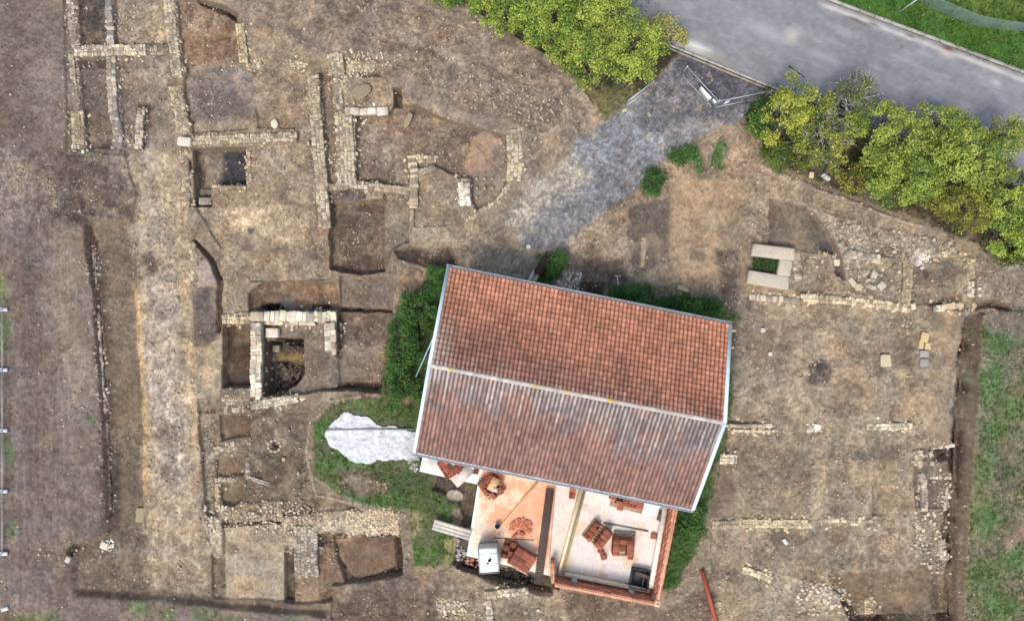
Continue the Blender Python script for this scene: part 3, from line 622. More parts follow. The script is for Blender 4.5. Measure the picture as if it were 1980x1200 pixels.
def wall(pts, wd, label, h=.22, name='stone_wall', cat='wall', base=(176, 162, 136), size=.2, gap=.1, rag=.2, group=None, core=None, rows=None, dark=.12):
    """ruined stone wall laid along a polyline given in photo pixels (width in pixels)"""
    h = h if h > .4 else h * .6; gap = gap * 1.3 + .03; size = size * .85 if rows is None else size
    q = [G(x, y, h) for x, y in pts]; W = wd / S
    k = rows or max(1, int(round(W / size * .85)))
    core = core or tuple(v * .8 for v in base)
    cx, cy, lx, ly, an, zz = [], [], [], [], [], []
    cv, cf, cc = [], [], []
    s_tot = 0
    for a, b in zip(q[:-1], q[1:]):
        d = b - a; L = math.hypot(d.x, d.y); ang = math.atan2(d.y, d.x); ux, uy = d.x / L, d.y / L
        nb = max(2, int(L / .16)); nw = max(2, int(W / .1))     # lumpy mortar core
        b0 = len(cv)
        for i in range(nb + 1):
            m_ = i / nb; x = a.x + d.x * m_; y = a.y + d.y * m_; zb = float(gz(x, y)) - .3
            wl = W / 2 * (.86 + .2 * rng.random()); wr = W / 2 * (.86 + .2 * rng.random()); zt = a.z + d.z * m_ - .045
            row = [(x - uy * wl, y + ux * wl, zb)] + [(x - uy * (wl + (-wr - wl) * j / nw), y + ux * (wl + (-wr - wl) * j / nw), zt + (rng.random() - .5) * .05 - (.05 if j in (0, nw) else 0)) for j in range(nw + 1)] + [(x + uy * wr, y - ux * wr, zb)]
            cv += row
            for j in range(nw + 3): t_ = .82 + .36 * rng.random(); cc.append(lin(core if 0 < j < nw + 2 else (92, 80, 68)) * t_)
        wn_ = nw + 3
        for i in range(nb):
            for j in range(nw + 2):
                v = b0 + i * wn_ + j; cf.append((v, v + 1, v + 1 + wn_, v + wn_))
        for e_ in (0, nb):
            v = b0 + e_ * wn_
            for j in range(nw + 1): cf.append((v, v + j + 1, v + min(j + 2, nw + 2), v))
        offs = np.linspace(0, 1, k + 1); offs[1:-1] += (rng.random(max(k - 1, 0)) - .5) * .35 / k
        for r in range(k):
            off = ((offs[r] + offs[r + 1]) / 2 - .5) * W; rw = (offs[r + 1] - offs[r]) * W; s0 = -rng.random() * .1
            while s0 < L:
                l = size * (.55 + 1.1 * rng.random() ** 1.4)
                if rng.random() > gap:
                    sx_ = min(max(s0 + l / 2, 0), L); o2 = off + (rng.random() - .5) * .05 + math.sin(sx_ * 2.3 + a.x) * .02
                    cx.append(a.x + ux * sx_ - uy * o2); cy.append(a.y + uy * sx_ + ux * o2)
                    lx.append(l * (.92 + .1 * rng.random())); ly.append(rw * (.85 + .25 * rng.random())); an.append(ang + (rng.random() - .5) * .22)
                    zz.append(a.z + d.z * sx_ / L + (rng.random() - .75) * .06)
                s0 += l
    for a, b in zip(q[:-1], q[1:]):        # tumbled stones along both faces
        d = b - a; L = math.hypot(d.x, d.y)
        for i in range(int(L * 9)):
            f_ = rng.random(); o2 = (W * .5 + abs(rng.normal()) * .16) * (1 if rng.random() < .5 else -1); x = a.x + d.x * f_ - d.y / L * o2; y = a.y + d.y * f_ + d.x / L * o2; s1 = .05 + .11 * rng.random() ** 2
            cx.append(x); cy.append(y); lx.append(s1 * 1.4); ly.append(s1); an.append(rng.random() * 6.3); zz.append(float(gz(x, y)) + .02 + s1 * .3)
    n = len(cx); A = lambda v: np.array(v, float)
    hh = np.full(n, .09)
    V1, f4, f3, C1 = stones_mesh(A(cx), A(cy), A(zz) - hh, A(lx), A(ly), hh, A(an), stone_cols(n, base, .2, dark=dark), jit=.14)
    cf = [f for f in cf]; f4b = np.array([f for f in cf if f[0] != f[3]]) + len(V1); f3b = np.array([f[:3] for f in cf if f[0] == f[3] and f[1] != f[2]]) + len(V1)
    cc = np.array(cc); g_ = cc.mean(1, keepdims=True); cc = g_ + (cc - g_) * .75
    VA = np.concatenate([V1, np.array(cv)]); CA = np.concatenate([C1, cc])
    gi = np.clip(np.searchsorted(xs, VA[:, 0]) - 1, 0, nxs - 2); gj = np.clip(np.searchsorted(ys, VA[:, 1]) - 1, 0, nys - 2)
    k_ = np.clip((fbm(VA[:, 0], VA[:, 1], .7, 1401, 4, .6) - .45) * 3.5, 0, .65)[:, None] * (.8 if h > .25 else 1)     # soil still lying on the masonry
    CA = CA * (1 - k_) + C[gj, gi] * 1.1 * k_
    me = mesh_np(name, VA, [np.concatenate([f4, f4b]), np.concatenate([f3, f3b])], CA)
    return tag(link(name, me, STONE), label, cat, group)
def block(px, py, lx, ly, rot, label, h=.25, base=(190, 178, 156), name='stone_block', cat='stone', group=None, z=None, sq=.35):
    """one loose stone, size in photo pixels; rot degrees clockwise in the photo"""
    q = G(px, py, h) if z is None else P(px, py, z); A = lambda v: np.array([v], float)
    V1, f4, f3, C1 = stones_mesh(A(q.x), A(q.y), A(q.z - h / 2), A(lx / S), A(ly / S), A(h / 2), A(-R_(rot)), np.array([lin(base)]), k=12, sq=sq, jit=.05 if sq < .6 else .12)
    me = mesh_np(name, V1, [f4, f3], C1)
    return tag(link(name, me, STONE), label, cat, group)
def rubble(poly, n, label, smin=.08, smax=.24, base=(176, 164, 142), name='stone_rubble', cat='rubble'):
    p = np.array(poly); pts = []
    import itertools
    while len(pts) < n:
        x = rng.uniform(p[:, 0].min(), p[:, 0].max()); y = rng.uniform(p[:, 1].min(), p[:, 1].max()); ins = False
        for i in range(len(p)):
            ax, ay = p[i]; bx, by = p[(i + 1) % len(p)]
            if (ay > y) != (by > y) and x < (bx - ax) * (y - ay) / (by - ay) + ax: ins = not ins
        if ins: pts.append(G(x, y, .05))
    A = np.array([(v.x, v.y, v.z) for v in pts]); s_ = smin + (smax - smin) * rng.random(n) ** 2.2
    V1, f4, f3, C1 = stones_mesh(A[:, 0], A[:, 1], A[:, 2] - s_ * .3, s_ * (1 + .5 * rng.random(n)), s_, s_ * .45, rng.random(n) * 6.3, stone_cols(n, base, .3), k=7, sq=.8, jit=.2)
    o = link(name, mesh_np(name, V1, [f4, f3], C1), STONE)
    return tag(o, label, cat, kind='stuff')
# loose pebbles over the whole dig
NP = 17000
px_ = rng.uniform(-30, 30, NP * 4); py_ = rng.uniform(-18.2, 18.2, NP * 4)
ii = np.searchsorted(xs, px_) - 1; jj = np.searchsorted(ys, py_) - 1
keep = (rng.random(NP * 4) < PEB[jj, ii] ** 1.5 * (.05 + 1.4 * clus[jj, ii] ** 1.5)) & (sdist[jj, ii] < -.3) & (GR[jj, ii] < .6) & (dm[jj, ii] < .3)
px_, py_, ii, jj = px_[keep][:NP], py_[keep][:NP], ii[keep][:NP], jj[keep][:NP]; n = len(px_)
sz = .035 + .10 * rng.random(n) ** 4
V1, f4, f3, C1 = stones_mesh(px_, py_, Z[jj, ii] + .01, sz * (1 + .5 * rng.random(n)), sz, sz * .4, rng.random(n) * 6.3, stone_cols(n, (156, 142, 122), .35), k=5, sq=1, jit=.2)
tag(link('gravel', mesh_np('gravel', V1, [f4, f3], C1), STONE), 'pale loose pebbles and stone chips scattered over the dug soil', 'gravel', kind='stuff')
# ------------------------------------------------------------------ ruined walls
PALE = (190, 178, 156); TAN = (176, 156, 124); GREY = (160, 150, 138)
wall([(133, -12), (138, 48), (143, 88)], 14, 'narrow outer wall at the very top left of the dig, ending at the long cross wall', base=GREY, h=.15)
wall([(207, -12), (210, 40), (213, 80)], 14, 'smooth pale wall stub coming down from the top edge onto the cross wall', base=(168, 160, 150), h=.25, size=.4)
wall([(144, 98), (215, 96), (280, 95)], 21, 'thick pale cross wall in the top left corner crossing the long thin wall', base=PALE, h=.3)
wall([(281, 95), (324, 96)], 18, 'low earthy end of the top left cross wall beside the tall north south wall', base=(150, 140, 114), h=.12, gap=.3)
wall([(325, -12), (331, 60), (337, 108), (341, 148)], 20, 'long wall running from the top edge past the right end of the top left cross wall', base=(172, 160, 136), h=.28)
wall([(336, 168), (346, 210), (350, 258)], 22, 'tapering wall above the pale square corner block', base=(172, 158, 130), h=.2)
wall([(137, 106), (140, 150), (147, 215)], 11, 'thin dark stoned wall below the left end of the top left cross wall', base=(156, 146, 132), h=.15)
wall([(148, 215), (151, 278)], 24, 'short wide wall with yellowish stones at the lower left of the top left rooms', base=(168, 154, 122), h=.2)
wall([(138, 284), (176, 286)], 9, 'single row of whitish stones closing the bottom of the leftmost wall', base=(196, 188, 176), h=.15, rows=1, gap=.02)
wall([(213, 110), (215, 165), (220, 230)], 18, 'smooth topped wall dividing the two rooms under the top left cross wall', base=(172, 164, 148), h=.25, size=.32)
wall([(222, 232), (227, 258), (224, 286)], 20, 'crumbling lower end of the wall dividing the top left rooms', base=(160, 150, 138), h=.15, gap=.25)
wall([(272, 208), (266, 285)], 15, 'isolated short stone wall in its own dark trench near the top left', base=(176, 166, 148), h=.25)
block(355, 273, 27, 17, 4, 'pale flat corner block at the left end of the wall above the square pit', base=(206, 196, 180), h=.35)
wall([(370, 271), (470, 267), (572, 263)], 17, 'long straight wall just above the square pit with ladderlike steps', base=(172, 158, 130), h=.3)
wall([(353, 285), (357, 330), (360, 396)], 16, 'brownish wall down the left side of the square pit with steps', base=(162, 144, 116), h=.2, gap=.2)
wall([(480, 290), (481, 352)], 10, 'pale thin earthen edge wall on the right side of the square stepped pit', base=(172, 152, 122), h=.12)
wall([(410, 361), (474, 360)], 6, 'thin row of stones along the bottom edge of the square stepped pit', base=(186, 172, 146), h=.1, rows=1, gap=.1)
wall([(464, 46), (470, 118)], 17, 'short yellowish wall near the dark slot at the top of the dig', base=(184, 168, 128), h=.25)
wall([(472, 125), (512, 128)], 18, 'patchy pale stone row right of the short yellowish wall', base=(182, 164, 130), h=.12, gap=.35)
wall([(604, 145), (612, 250), (620, 340), (628, 440)], 23, 'longest straight north south wall in the middle of the ruins', base=(170, 158, 132), h=.35)
wall([(560, 122), (592, 123)], 17, 'short stub of stones left of the top of the longest wall', base=(182, 166, 136), h=.15)
wall([(646, 104), (652, 145)], 30, 'broad stone stump at the top of the second parallel wall', base=(172, 158, 134), h=.2)
wall([(666, 126), (722, 126)], 22, 'short wall with whitish end stones near the top centre of the ruins', base=(180, 166, 138), h=.2)
wall([(650, 152), (655, 212)], 20, 'rough upper part of the wall right of the narrow corridor', base=(160, 146, 124), h=.15, gap=.25)
wall([(664, 218), (670, 350)], 34, 'broad thick wall on the left side of the large sunken room', base=(172, 160, 136), h=.25)
wall([(668, 214), (742, 215)], 15, 'row of large white slabs on the top edge of the large sunken room', base=(204, 194, 178), h=.25, size=.5, rows=1, gap=.02)
wall([(632, 362), (690, 356), (735, 362), (792, 370)], 15, 'irregular thin wall along the bottom of the large sunken room', base=(176, 162, 138), h=.2)
wall([(797, 302), (800, 340), (800, 402)], 17, 'rounded stones in a wall at the lower right corner of the large sunken room', base=(184, 168, 138), h=.2, size=.3, rows=1)
wall([(806, 309), (842, 307)], 15, 'short pale wall branching right from the rounded stone wall', base=(182, 166, 136), h=.15)
wall([(992, 250), (996, 300), (993, 348)], 29, 'wide wall with long stones on the right side beyond the red brick floor', base=(182, 168, 142), h=.3)
wall([(878, 348), (908, 348)], 10, 'short stone row left of the grey floor with tiny pillars', base=(178, 164, 136), h=.15, rows=1)
wall([(897, 354), (899, 392)], 23, 'whitish block of masonry left of the grey floor with tiny pillars', base=(204, 196, 182), h=.3, size=.3)
wall([(912, 395), (914, 438)], 10, 'thin line of stones running down below the whitish masonry block', base=(176, 160, 130), h=.12, rows=1, gap=.3)
wall([(926, 407), (958, 390), (982, 360)], 7, 'curved row of small stones around the lower end of the grey floor', base=(180, 164, 132), h=.15, rows=1, gap=.1)
block(698, 176, 38, 28, -30, 'oval pale slab of mortar lying above the large sunken room', h=.2, base=(142, 128, 106), name='mortar_slab', cat='slab', sq=.8)
block(789, 231, 12, 32, 24, 'long upright pale stone at the upper right of the large sunken room', base=(150, 136, 114), sq=.7)
block(530, 239, 14, 17, 5, 'single pale triangular stone standing above the right end of the long straight wall', base=(206, 196, 176), sq=.8)
wall([(368, 470), (374, 500), (376, 540)], 14, 'small brickish wall beside the dark rock outcrop', base=(188, 172, 142), h=.15)
wall([(180, 475), (184, 552)], 8, 'dark rubble facing at the top of the long trench on the left', base=(136, 126, 118), h=.1, gap=.15, size=.12)
wall([(189, 590), (194, 680), (202, 800)], 6, 'thin line of pale stones along the left side of the long trench', base=(176, 164, 150), h=.25, rows=1, gap=.15, size=.15)
wall([(204, 810), (208, 900), (211, 985)], 8, 'lower thin line of broken stones along the left side of the long trench', base=(134, 122, 112), h=.2, size=.12, gap=.2)
wall([(430, 618), (484, 618)], 15, 'pale yellowish wall above the narrow dark brown pit', base=(184, 168, 134), h=.2)
wall([(428, 776), (480, 775)], 14, 'speckled low wall below the narrow dark brown pit', base=(160, 148, 126), h=.12, gap=.2)
wall([(486, 611), (560, 612), (648, 611)], 20, 'white stone wall along the top of the square building with the deep hole', base=(202, 192, 170), h=.45, size=.36, rows=1, gap=.04, rag=.1)
wall([(500, 622), (560, 624), (600, 626)], 9, 'inner row of white stones under the top wall of the square building', base=(202, 192, 172), h=.35, size=.35, rows=1, gap=.35)
wall([(495, 624), (494, 700), (493, 768)], 21, 'white block wall down the left side of the square building with the deep hole', base=(200, 190, 170), h=.45, size=.26, rows=2, gap=.08, rag=.1)
wall([(636, 624), (640, 680)], 22, 'short white wall on the right side of the square building with the deep hole', base=(204, 194, 172), h=.5, size=.35, rag=.1)
wall([(486, 783), (530, 777), (574, 770)], 17, 'slanting white wall closing the bottom of the square building', base=(192, 182, 160), h=.3)
block(525, 643, 26, 19, 2, 'rectangular white slab inside the square building beside its left wall', h=.4, base=(212, 203, 186), name='stone_slab', cat='slab', sq=.2)
block(533, 674, 14, 14, 0, 'small square stone deep inside the dark hole', h=.4, base=(168, 152, 128), name='stone_block')
wall([(430, 796), (480, 790)], 9, 'thin speckled wall above the topmost of the three small square pits', base=(158, 146, 124), h=.1, gap=.2)
wall([(418, 872), (450, 858), (482, 852)], 12, 'slanting stone row between the upper two small square pits', base=(160, 148, 128), h=.15, gap=.1)
wall([(416, 928), (450, 928)], 8, 'little stone row between the lower two small square pits', base=(160, 148, 126), h=.12, gap=.1, rows=1)
wall([(478, 884), (480, 922)], 9, 'narrow pale wall on the right of the middle small square pit', base=(160, 152, 138), h=.12)
wall([(404, 800), (404, 860), (403, 985)], 18, 'rough rubble wall along the left of the three small square pits', base=(146, 136, 118), h=.12, gap=.25, size=.16)
wall([(418, 935), (420, 985)], 8, 'tiny wall on the left of the lowest small square pit', base=(170, 156, 122), h=.1, rows=1)
wall([(430, 1004), (545, 998)], 12, 'low earthy wall along the top of the pale plaster floor', base=(150, 136, 110), h=.12, gap=.2)
wall([(558, 1010), (556, 1068)], 20, 'rubbly wall between the plaster floor and the grey stone platform', base=(176, 164, 136), h=.12, gap=.2)
wall([(413, 1005), (416, 1075)], 18, 'greyish rubble wall at the upper left of the pale plaster floor', base=(160, 152, 134), h=.15, gap=.1)
wall([(590, 1018), (592, 1114)], 46, 'broad grey platform of stones right of the plaster floor', base=(160, 152, 134), h=.15, size=.2, gap=.2, dark=.1)
wall([(672, 1010), (768, 1006)], 46, 'wide band of cobbles above the brown sunken pit', base=(182, 162, 130), h=.12, size=.15, gap=.22, dark=.06)
wall([(938, 1150), (1022, 1142)], 15, 'pale wall just below the slab of the unfinished annex', base=(180, 170, 146), h=.3)
wall([(945, 1162), (948, 1215)], 13, 'white stone stub at the bottom edge left of the other stub', base=(196, 188, 172), h=.3, size=.35, rows=1)
wall([(1028, 1136), (1032, 1215)], 15, 'crumbly wall running to the bottom edge below the brick annex corner', base=(176, 166, 146), h=.2, gap=.2)
# east compound
wall([(1450, 574), (1500, 577), (1545, 582)], 13, 'row of loose pale stones right under the white slab enclosure', base=(184, 172, 150), h=.2, size=.3, rows=1, gap=.1)
wall([(1550, 574), (1620, 580), (1690, 586), (1752, 594)], 16, 'long pale wall running right from the white slab enclosure', base=(190, 174, 144), h=.25)
wall([(1757, 505), (1755, 560), (1752, 602)], 18, 'low wall with earthy stones crossing the right end of the long pale wall', base=(168, 150, 122), h=.2, gap=.2)
wall([(1768, 492), (1830, 491), (1868, 493)], 10, 'faint wall on the top side of the small dark room at far right', base=(190, 172, 140), h=.12, gap=.3)
wall([(1879, 500), (1880, 560), (1878, 600)], 18, 'brownish wall on the right side of the small dark room', base=(176, 154, 124), h=.15, gap=.3)
wall([(1878, 545), (1878, 572)], 14, 'pale bright section of masonry topping the brownish wall at far right', base=(204, 194, 172), h=.3)
wall([(1805, 597), (1860, 590)], 13, 'tumbled pale stones beside the ditch bend at far right', base=(196, 178, 148), h=.25, size=.35, rows=1)
wall([(1765, 492), (1780, 505)], 20, 'knot of grey jumbled stones at the corner of the small dark room', base=(176, 172, 168), h=.25, size=.18)
wall([(1560, 500), (1620, 500)], 10, 'faint row of stones in front of the blue grey hollow', base=(172, 158, 134), h=.1, gap=.45)
wall([(1635, 490), (1700, 498)], 16, 'broken pale stone row right of the blue grey hollow', base=(192, 180, 158), h=.2, gap=.4)
wall([(1405, 823), (1500, 823)], 7, 'upper of two faint stone rows starting at the right eave of the roof', base=(200, 186, 160), h=.18, rows=1, gap=.12, size=.3)
wall([(1412, 833), (1500, 833)], 6, 'lower of two faint stone rows starting at the right eave of the roof', base=(196, 182, 156), h=.18, rows=1, gap=.2, size=.28)
wall([(1560, 828), (1590, 828)], 14, 'small cluster of whitish stones between the faint stone rows', base=(200, 190, 172), h=.12, gap=.3)
wall([(1680, 825), (1762, 824)], 13, 'bright pale stone row near the top right of the lower east yard', base=(208, 194, 164), h=.22, gap=.04)
wall([(1395, 888), (1424, 888)], 18, 'small square patch of pale masonry beside the right eave of the roof', base=(188, 178, 156), h=.15)
wall([(1380, 1014), (1420, 1014)], 16, 'left end piece of the long faint wall in the lower east yard', base=(188, 170, 138), h=.18, gap=.1)
wall([(1438, 1012), (1500, 1012), (1568, 1013)], 17, 'yellowish middle stretch of the long faint wall in the lower east yard', base=(192, 174, 138), h=.18, gap=.05)
wall([(1582, 1007), (1700, 1008)], 8, 'dotted single stone row continuing the long faint wall to the right', base=(196, 182, 150), h=.15, rows=1, gap=.35)
wall([(1436, 1102), (1462, 1108), (1492, 1120)], 14, 'bright yellowish slanting wall fragment in the lower east yard', base=(206, 190, 150), h=.2)
wall([(1396, 1165), (1396, 1215)], 14, 'short pale wall touching the bottom edge right of the red beam', base=(188, 172, 138), h=.15)
wall([(1590, 1140), (1620, 1165)], 30, 'lumpy patch of grey white stones near the bottom edge in the east yard', base=(176, 164, 144), h=.15, gap=.25)
wall([(1680, 1155), (1682, 1185)], 18, 'small square pale stump above the bottom right dark cut', base=(186, 166, 126), h=.2)
wall([(1778, 870), (1776, 900)], 16, 'rubbly left shoulder of the masonry frame beside the right ditch', base=(190, 174, 148), h=.2)
wall([(1800, 866), (1842, 861)], 9, 'thin top edge of the masonry frame beside the right ditch', base=(192, 182, 166), h=.2, rows=1)
wall([(1802, 872), (1803, 900)], 8, 'inner upright of the masonry frame left of the small dark hollow', base=(184, 174, 158), h=.2, rows=1)
wall([(1782, 915), (1788, 930), (1788, 985)], 12, 'left side wall of the long masonry frame beside the right ditch', base=(180, 170, 152), h=.2, gap=.15)
wall([(1800, 922), (1838, 924)], 7, 'small cross row inside the long masonry frame', base=(180, 170, 154), h=.15, rows=1)
wall([(1835, 930), (1830, 985)], 10, 'right side wall of the long masonry frame beside the right ditch', base=(184, 172, 150), h=.2, gap=.15)
wall([(1822, 1045), (1824, 1080)], 12, 'little pile of whitish stones beside the ditch in the lower right', base=(200, 190, 170), h=.2, gap=.2)
wall([(1776, 1000), (1776, 1070)], 9, 'dotted vertical stone row below the long masonry frame', base=(184, 168, 136), h=.1, gap=.45, rows=1)
# single blocks
for (x, y, a, b, r, lab, c) in (
    (1789, 652, 15, 20, 12, 'orange tan pointed top slab of the stone coffin', (200, 174, 132)),
    (1782, 665, 9, 18, 5, 'narrow orange tan slab on the left of the stone coffin', (194, 170, 132)),
    (1795, 669, 11, 14, 0, 'square tan slab on the right of the stone coffin', (198, 174, 138)),
    (1788, 684, 17, 14, 0, 'grey weathered slab in the middle of the stone coffin', (158, 154, 150)),
    (1788, 701, 16, 16, 0, 'grey weathered slab at the foot of the stone coffin', (150, 146, 142)),
    (1714, 697, 20, 24, -4, 'pale rectangular slab lying left of the stone coffin', (190, 178, 152)),
    (1321, 558, 23, 9, 22, 'long pale trough stone lying in the earth north of the roof', (176, 166, 130)),
    (1581, 825, 13, 11, 10, 'brightest white stone in the faint stone row', (222, 212, 196)),
    (1519, 1047, 12, 8, 50, 'white tilted stone in the middle of the lower east yard', (206, 198, 192)),
    (1618, 507, 13, 14, 4, 'pale square stone at the edge of the blue grey hollow', (204, 192, 168)),
    (1650, 546, 10, 20, -38, 'slanting pale stone below the blue grey hollow', (190, 178, 156)),
    (1661, 555, 12, 14, 0, 'squarish pale stone among the rubble room', (184, 170, 144)),
    (1691, 531, 12, 13, 20, 'greyish stone in the upper part of the rubble room', (182, 172, 156)),
    (1706, 552, 14, 14, 50, 'light stone at the right of the rubble room', (184, 176, 162)),
    (1690, 556, 10, 9, 0, 'small light stone in the lower part of the rubble room', (186, 172, 150)),
    (1695, 504, 16, 10, 10, 'flat pale stone at the top of the rubble room', (194, 178, 150)),
    (1767, 592, 9, 13, -10, 'lone whitish stone right of the end of the long pale wall', (204, 192, 168)),
    (1570, 338, 9, 12, 4, 'beige block lying at the foot of the shrubs', (206, 190, 150)),
    (1598, 342, 18, 8, 34, 'light grey slab leaning at the foot of the shrubs', (196, 196, 196)),
    (1680, 362, 16, 6, 40, 'pale plank shaped stone half hidden under the shrubs', (170, 172, 178)),
    (201, 1055, 16, 14, 20, 'cream stone heap end at the foot of the left trench', (206, 194, 174)),
    (273, 995, 22, 28, 0, 'yellowish masonry block on the edge of the pale road band', (156, 142, 114)),
    (130, 1082, 9, 12, 30, 'whitish stone on the left plateau beside the lower hollow', (190, 180, 172)),
    (1208, 213, 9, 5, -10, 'small yellowish stone on the left edge of the drive', (196, 186, 150)),
    (1490, 684, 8, 8, 0, 'small white stone alone in the upper east yard', (204, 194, 180)),
    (1476, 638, 9, 9, 0, 'round pale stone near the right corner of the roof', (196, 188, 180)),
    (1022, 477, 8, 8, 0, 'white stone on the lower end of the drive', (220, 214, 206)),
    (585, 770, 12, 8, -30, 'pale stone where the slanting white wall ends', (198, 186, 164)),
    (548, 888, 7, 7, 0, 'tiny pale stone near the stone ring', (170, 160, 140))):
    block(x, y, a, b, r, lab, base=c, h=.16, sq=.45 if a < 22 else .5)
# ring of stones round the posthole
for i in range(9):
    t = i * 2 * PI / 9
    block(530 + 12 * math.cos(t), 862 + 11 * math.sin(t), 7, 5, math.degrees(t) + 90, 'small stone set in the ring around the posthole', base=(176, 164, 140), h=.14, group='stones ringing the posthole', sq=.7)
rubble([(1560, 405), (1700, 440), (1850, 470), (1850, 490), (1765, 490), (1740, 510), (1740, 570), (1650, 565), (1632, 500), (1600, 440)], 240, 'tumbled pale stones covering the ground between the enclosure and the small dark room', base=(156, 144, 124))
rubble([(668, 985), (772, 982), (772, 1036), (668, 1038)], 260, 'cobbles bedded in the platform above the brown pit', smax=.16)
rubble([(1770, 990), (1835, 990), (1840, 1110), (1768, 1105)], 90, 'loose stones between the masonry frame and the bottom right pit', smax=.18)
rubble([(880, 130), (1100, 180), (1120, 240), (1010, 240), (900, 190)], 150, 'stone chips strewn over the spoil bank above the brick floor', smax=.15, base=(152, 140, 120))
rubble([(395, 975), (560, 965), (660, 1000), (660, 1030), (400, 1030)], 300, 'broken stones spread above the plaster floor', smax=.16)
rubble([(1540, 1115), (1640, 1140), (1670, 1190), (1540, 1190)], 120, 'grey white stones scattered near the bottom edge of the east yard', smax=.2)
rubble([(840, 1160), (905, 1160), (900, 1195), (850, 1195)], 80, 'pale stone scatter below the lawn corner', smax=.18)
rubble([(640, 100), (745, 100), (760, 130), (700, 150), (640, 160)], 130, 'stone scatter round the top of the second parallel wall', smax=.14)
rubble([(195, 1045), (222, 1042), (216, 1066), (196, 1066)], 40, 'small heap of cream stones at the foot of the left trench', smax=.16, base=(200, 190, 170))
rubble([(1770, 490), (1800, 492), (1785, 518), (1768, 512)], 60, 'jumble of grey stones on the corner of the small dark room', smax=.2, base=(180, 176, 170))
rubble([(1085, 525), (1125, 528), (1118, 560), (1075, 550)], 90, 'whitish rubble between the weeds and the north eave', smax=.14, base=(196, 190, 176))
rubble([(790, 870), (812, 874), (806, 915), (790, 900)], 50, 'grey rubble at the left corner of the annex slab', smax=.22, base=(160, 162, 168))
rubble([(886, 1040), (908, 1080), (900, 1090), (880, 1080)], 40, 'broken grey stones in the trench left of the annex', smax=.2, base=(150, 150, 154))
rubble([(640, 230), (690, 230), (690, 350), (650, 350)], 60, 'mortar lumps along the corridor wall', smax=.12)
rubble([(900, 1075), (960, 1092), (950, 1102), (900, 1092)], 45, 'brick crumbs under the annex slab edge', smax=.13, base=(170, 108, 84), name='brick_rubble')
# brick floor tiles
mb = MB()
fp = [(912, 262), (935, 252), (972, 270), (972, 290), (950, 300), (950, 322), (900, 330), (895, 315), (908, 290)]
y = 252; r = 0
while y < 332:
    x = 892 + (r % 2) * 5
    while x < 975:
        ins = False
        for i in range(len(fp)):
            ax, ay = fp[i]; bx, by = fp[(i + 1) % len(fp)]
            if (ay > y) != (by > y) and x < (bx - ax) * (y - ay) / (by - ay) + ax: ins = not ins
        if ins and rng.random() > .4:
            q = G(x, y, .0); k = .8 + .4 * rng.random()
            mb.box((q.x, q.y, -.5 + rng.random() * .02), (.29, .2, .1), (rng.random() - .5) * .1, (146 * k, 122 * k, 104 * k), .015)
        x += 10.5
    y += 7.5; r += 1
tag(mb.build('brick_floor', STONE), 'patch of reddish brick paving surviving in the ruin beside the grey floor', 'floor')
for i in range(7):
    x = 922 + (i % 3) * 15; y = 346 + (i // 3) * 18
    mbp = MB(); q = G(x, y, .12); mbp.box(q, (.15, .15, .2), .1 * i, (164, 150, 128), .02)
    tag(mbp.build('floor_pillar', STONE), 'tiny square pillar stump standing on the grey floor', 'pillar', 'hypocaust pillar stumps')
# slab enclosure with weeds
for (x, y, a, b, r, lab) in (
    (1496, 487, 84, 25, 7, 'white slab forming the top side of the weedy enclosure'),
    (1519, 517, 25, 34, 9, 'white slab forming the right side of the weedy enclosure'),
    (1487, 541, 82, 26, 9, 'white slab forming the bottom side of the weedy enclosure')):
    block(x, y, a, b, r, lab, h=.5, base=(186, 176, 158), name='stone_slab', cat='slab', sq=.12)
wall([(1541, 490), (1544, 545)], 15, 'rough stone footing on the right of the weedy slab enclosure', base=(178, 168, 148), h=.25, size=.3)

rubble([(512, 706), (540, 700), (582, 712), (580, 728), (556, 750), (512, 762)], 170, 'dark rubble at the bottom of the deep hole in the square building', smax=.28, base=(104, 92, 84))
rubble([(512, 664), (580, 662), (578, 680), (514, 684)], 60, 'dark stones along the upper edge of the deep hole', smax=.22, base=(90, 80, 72))

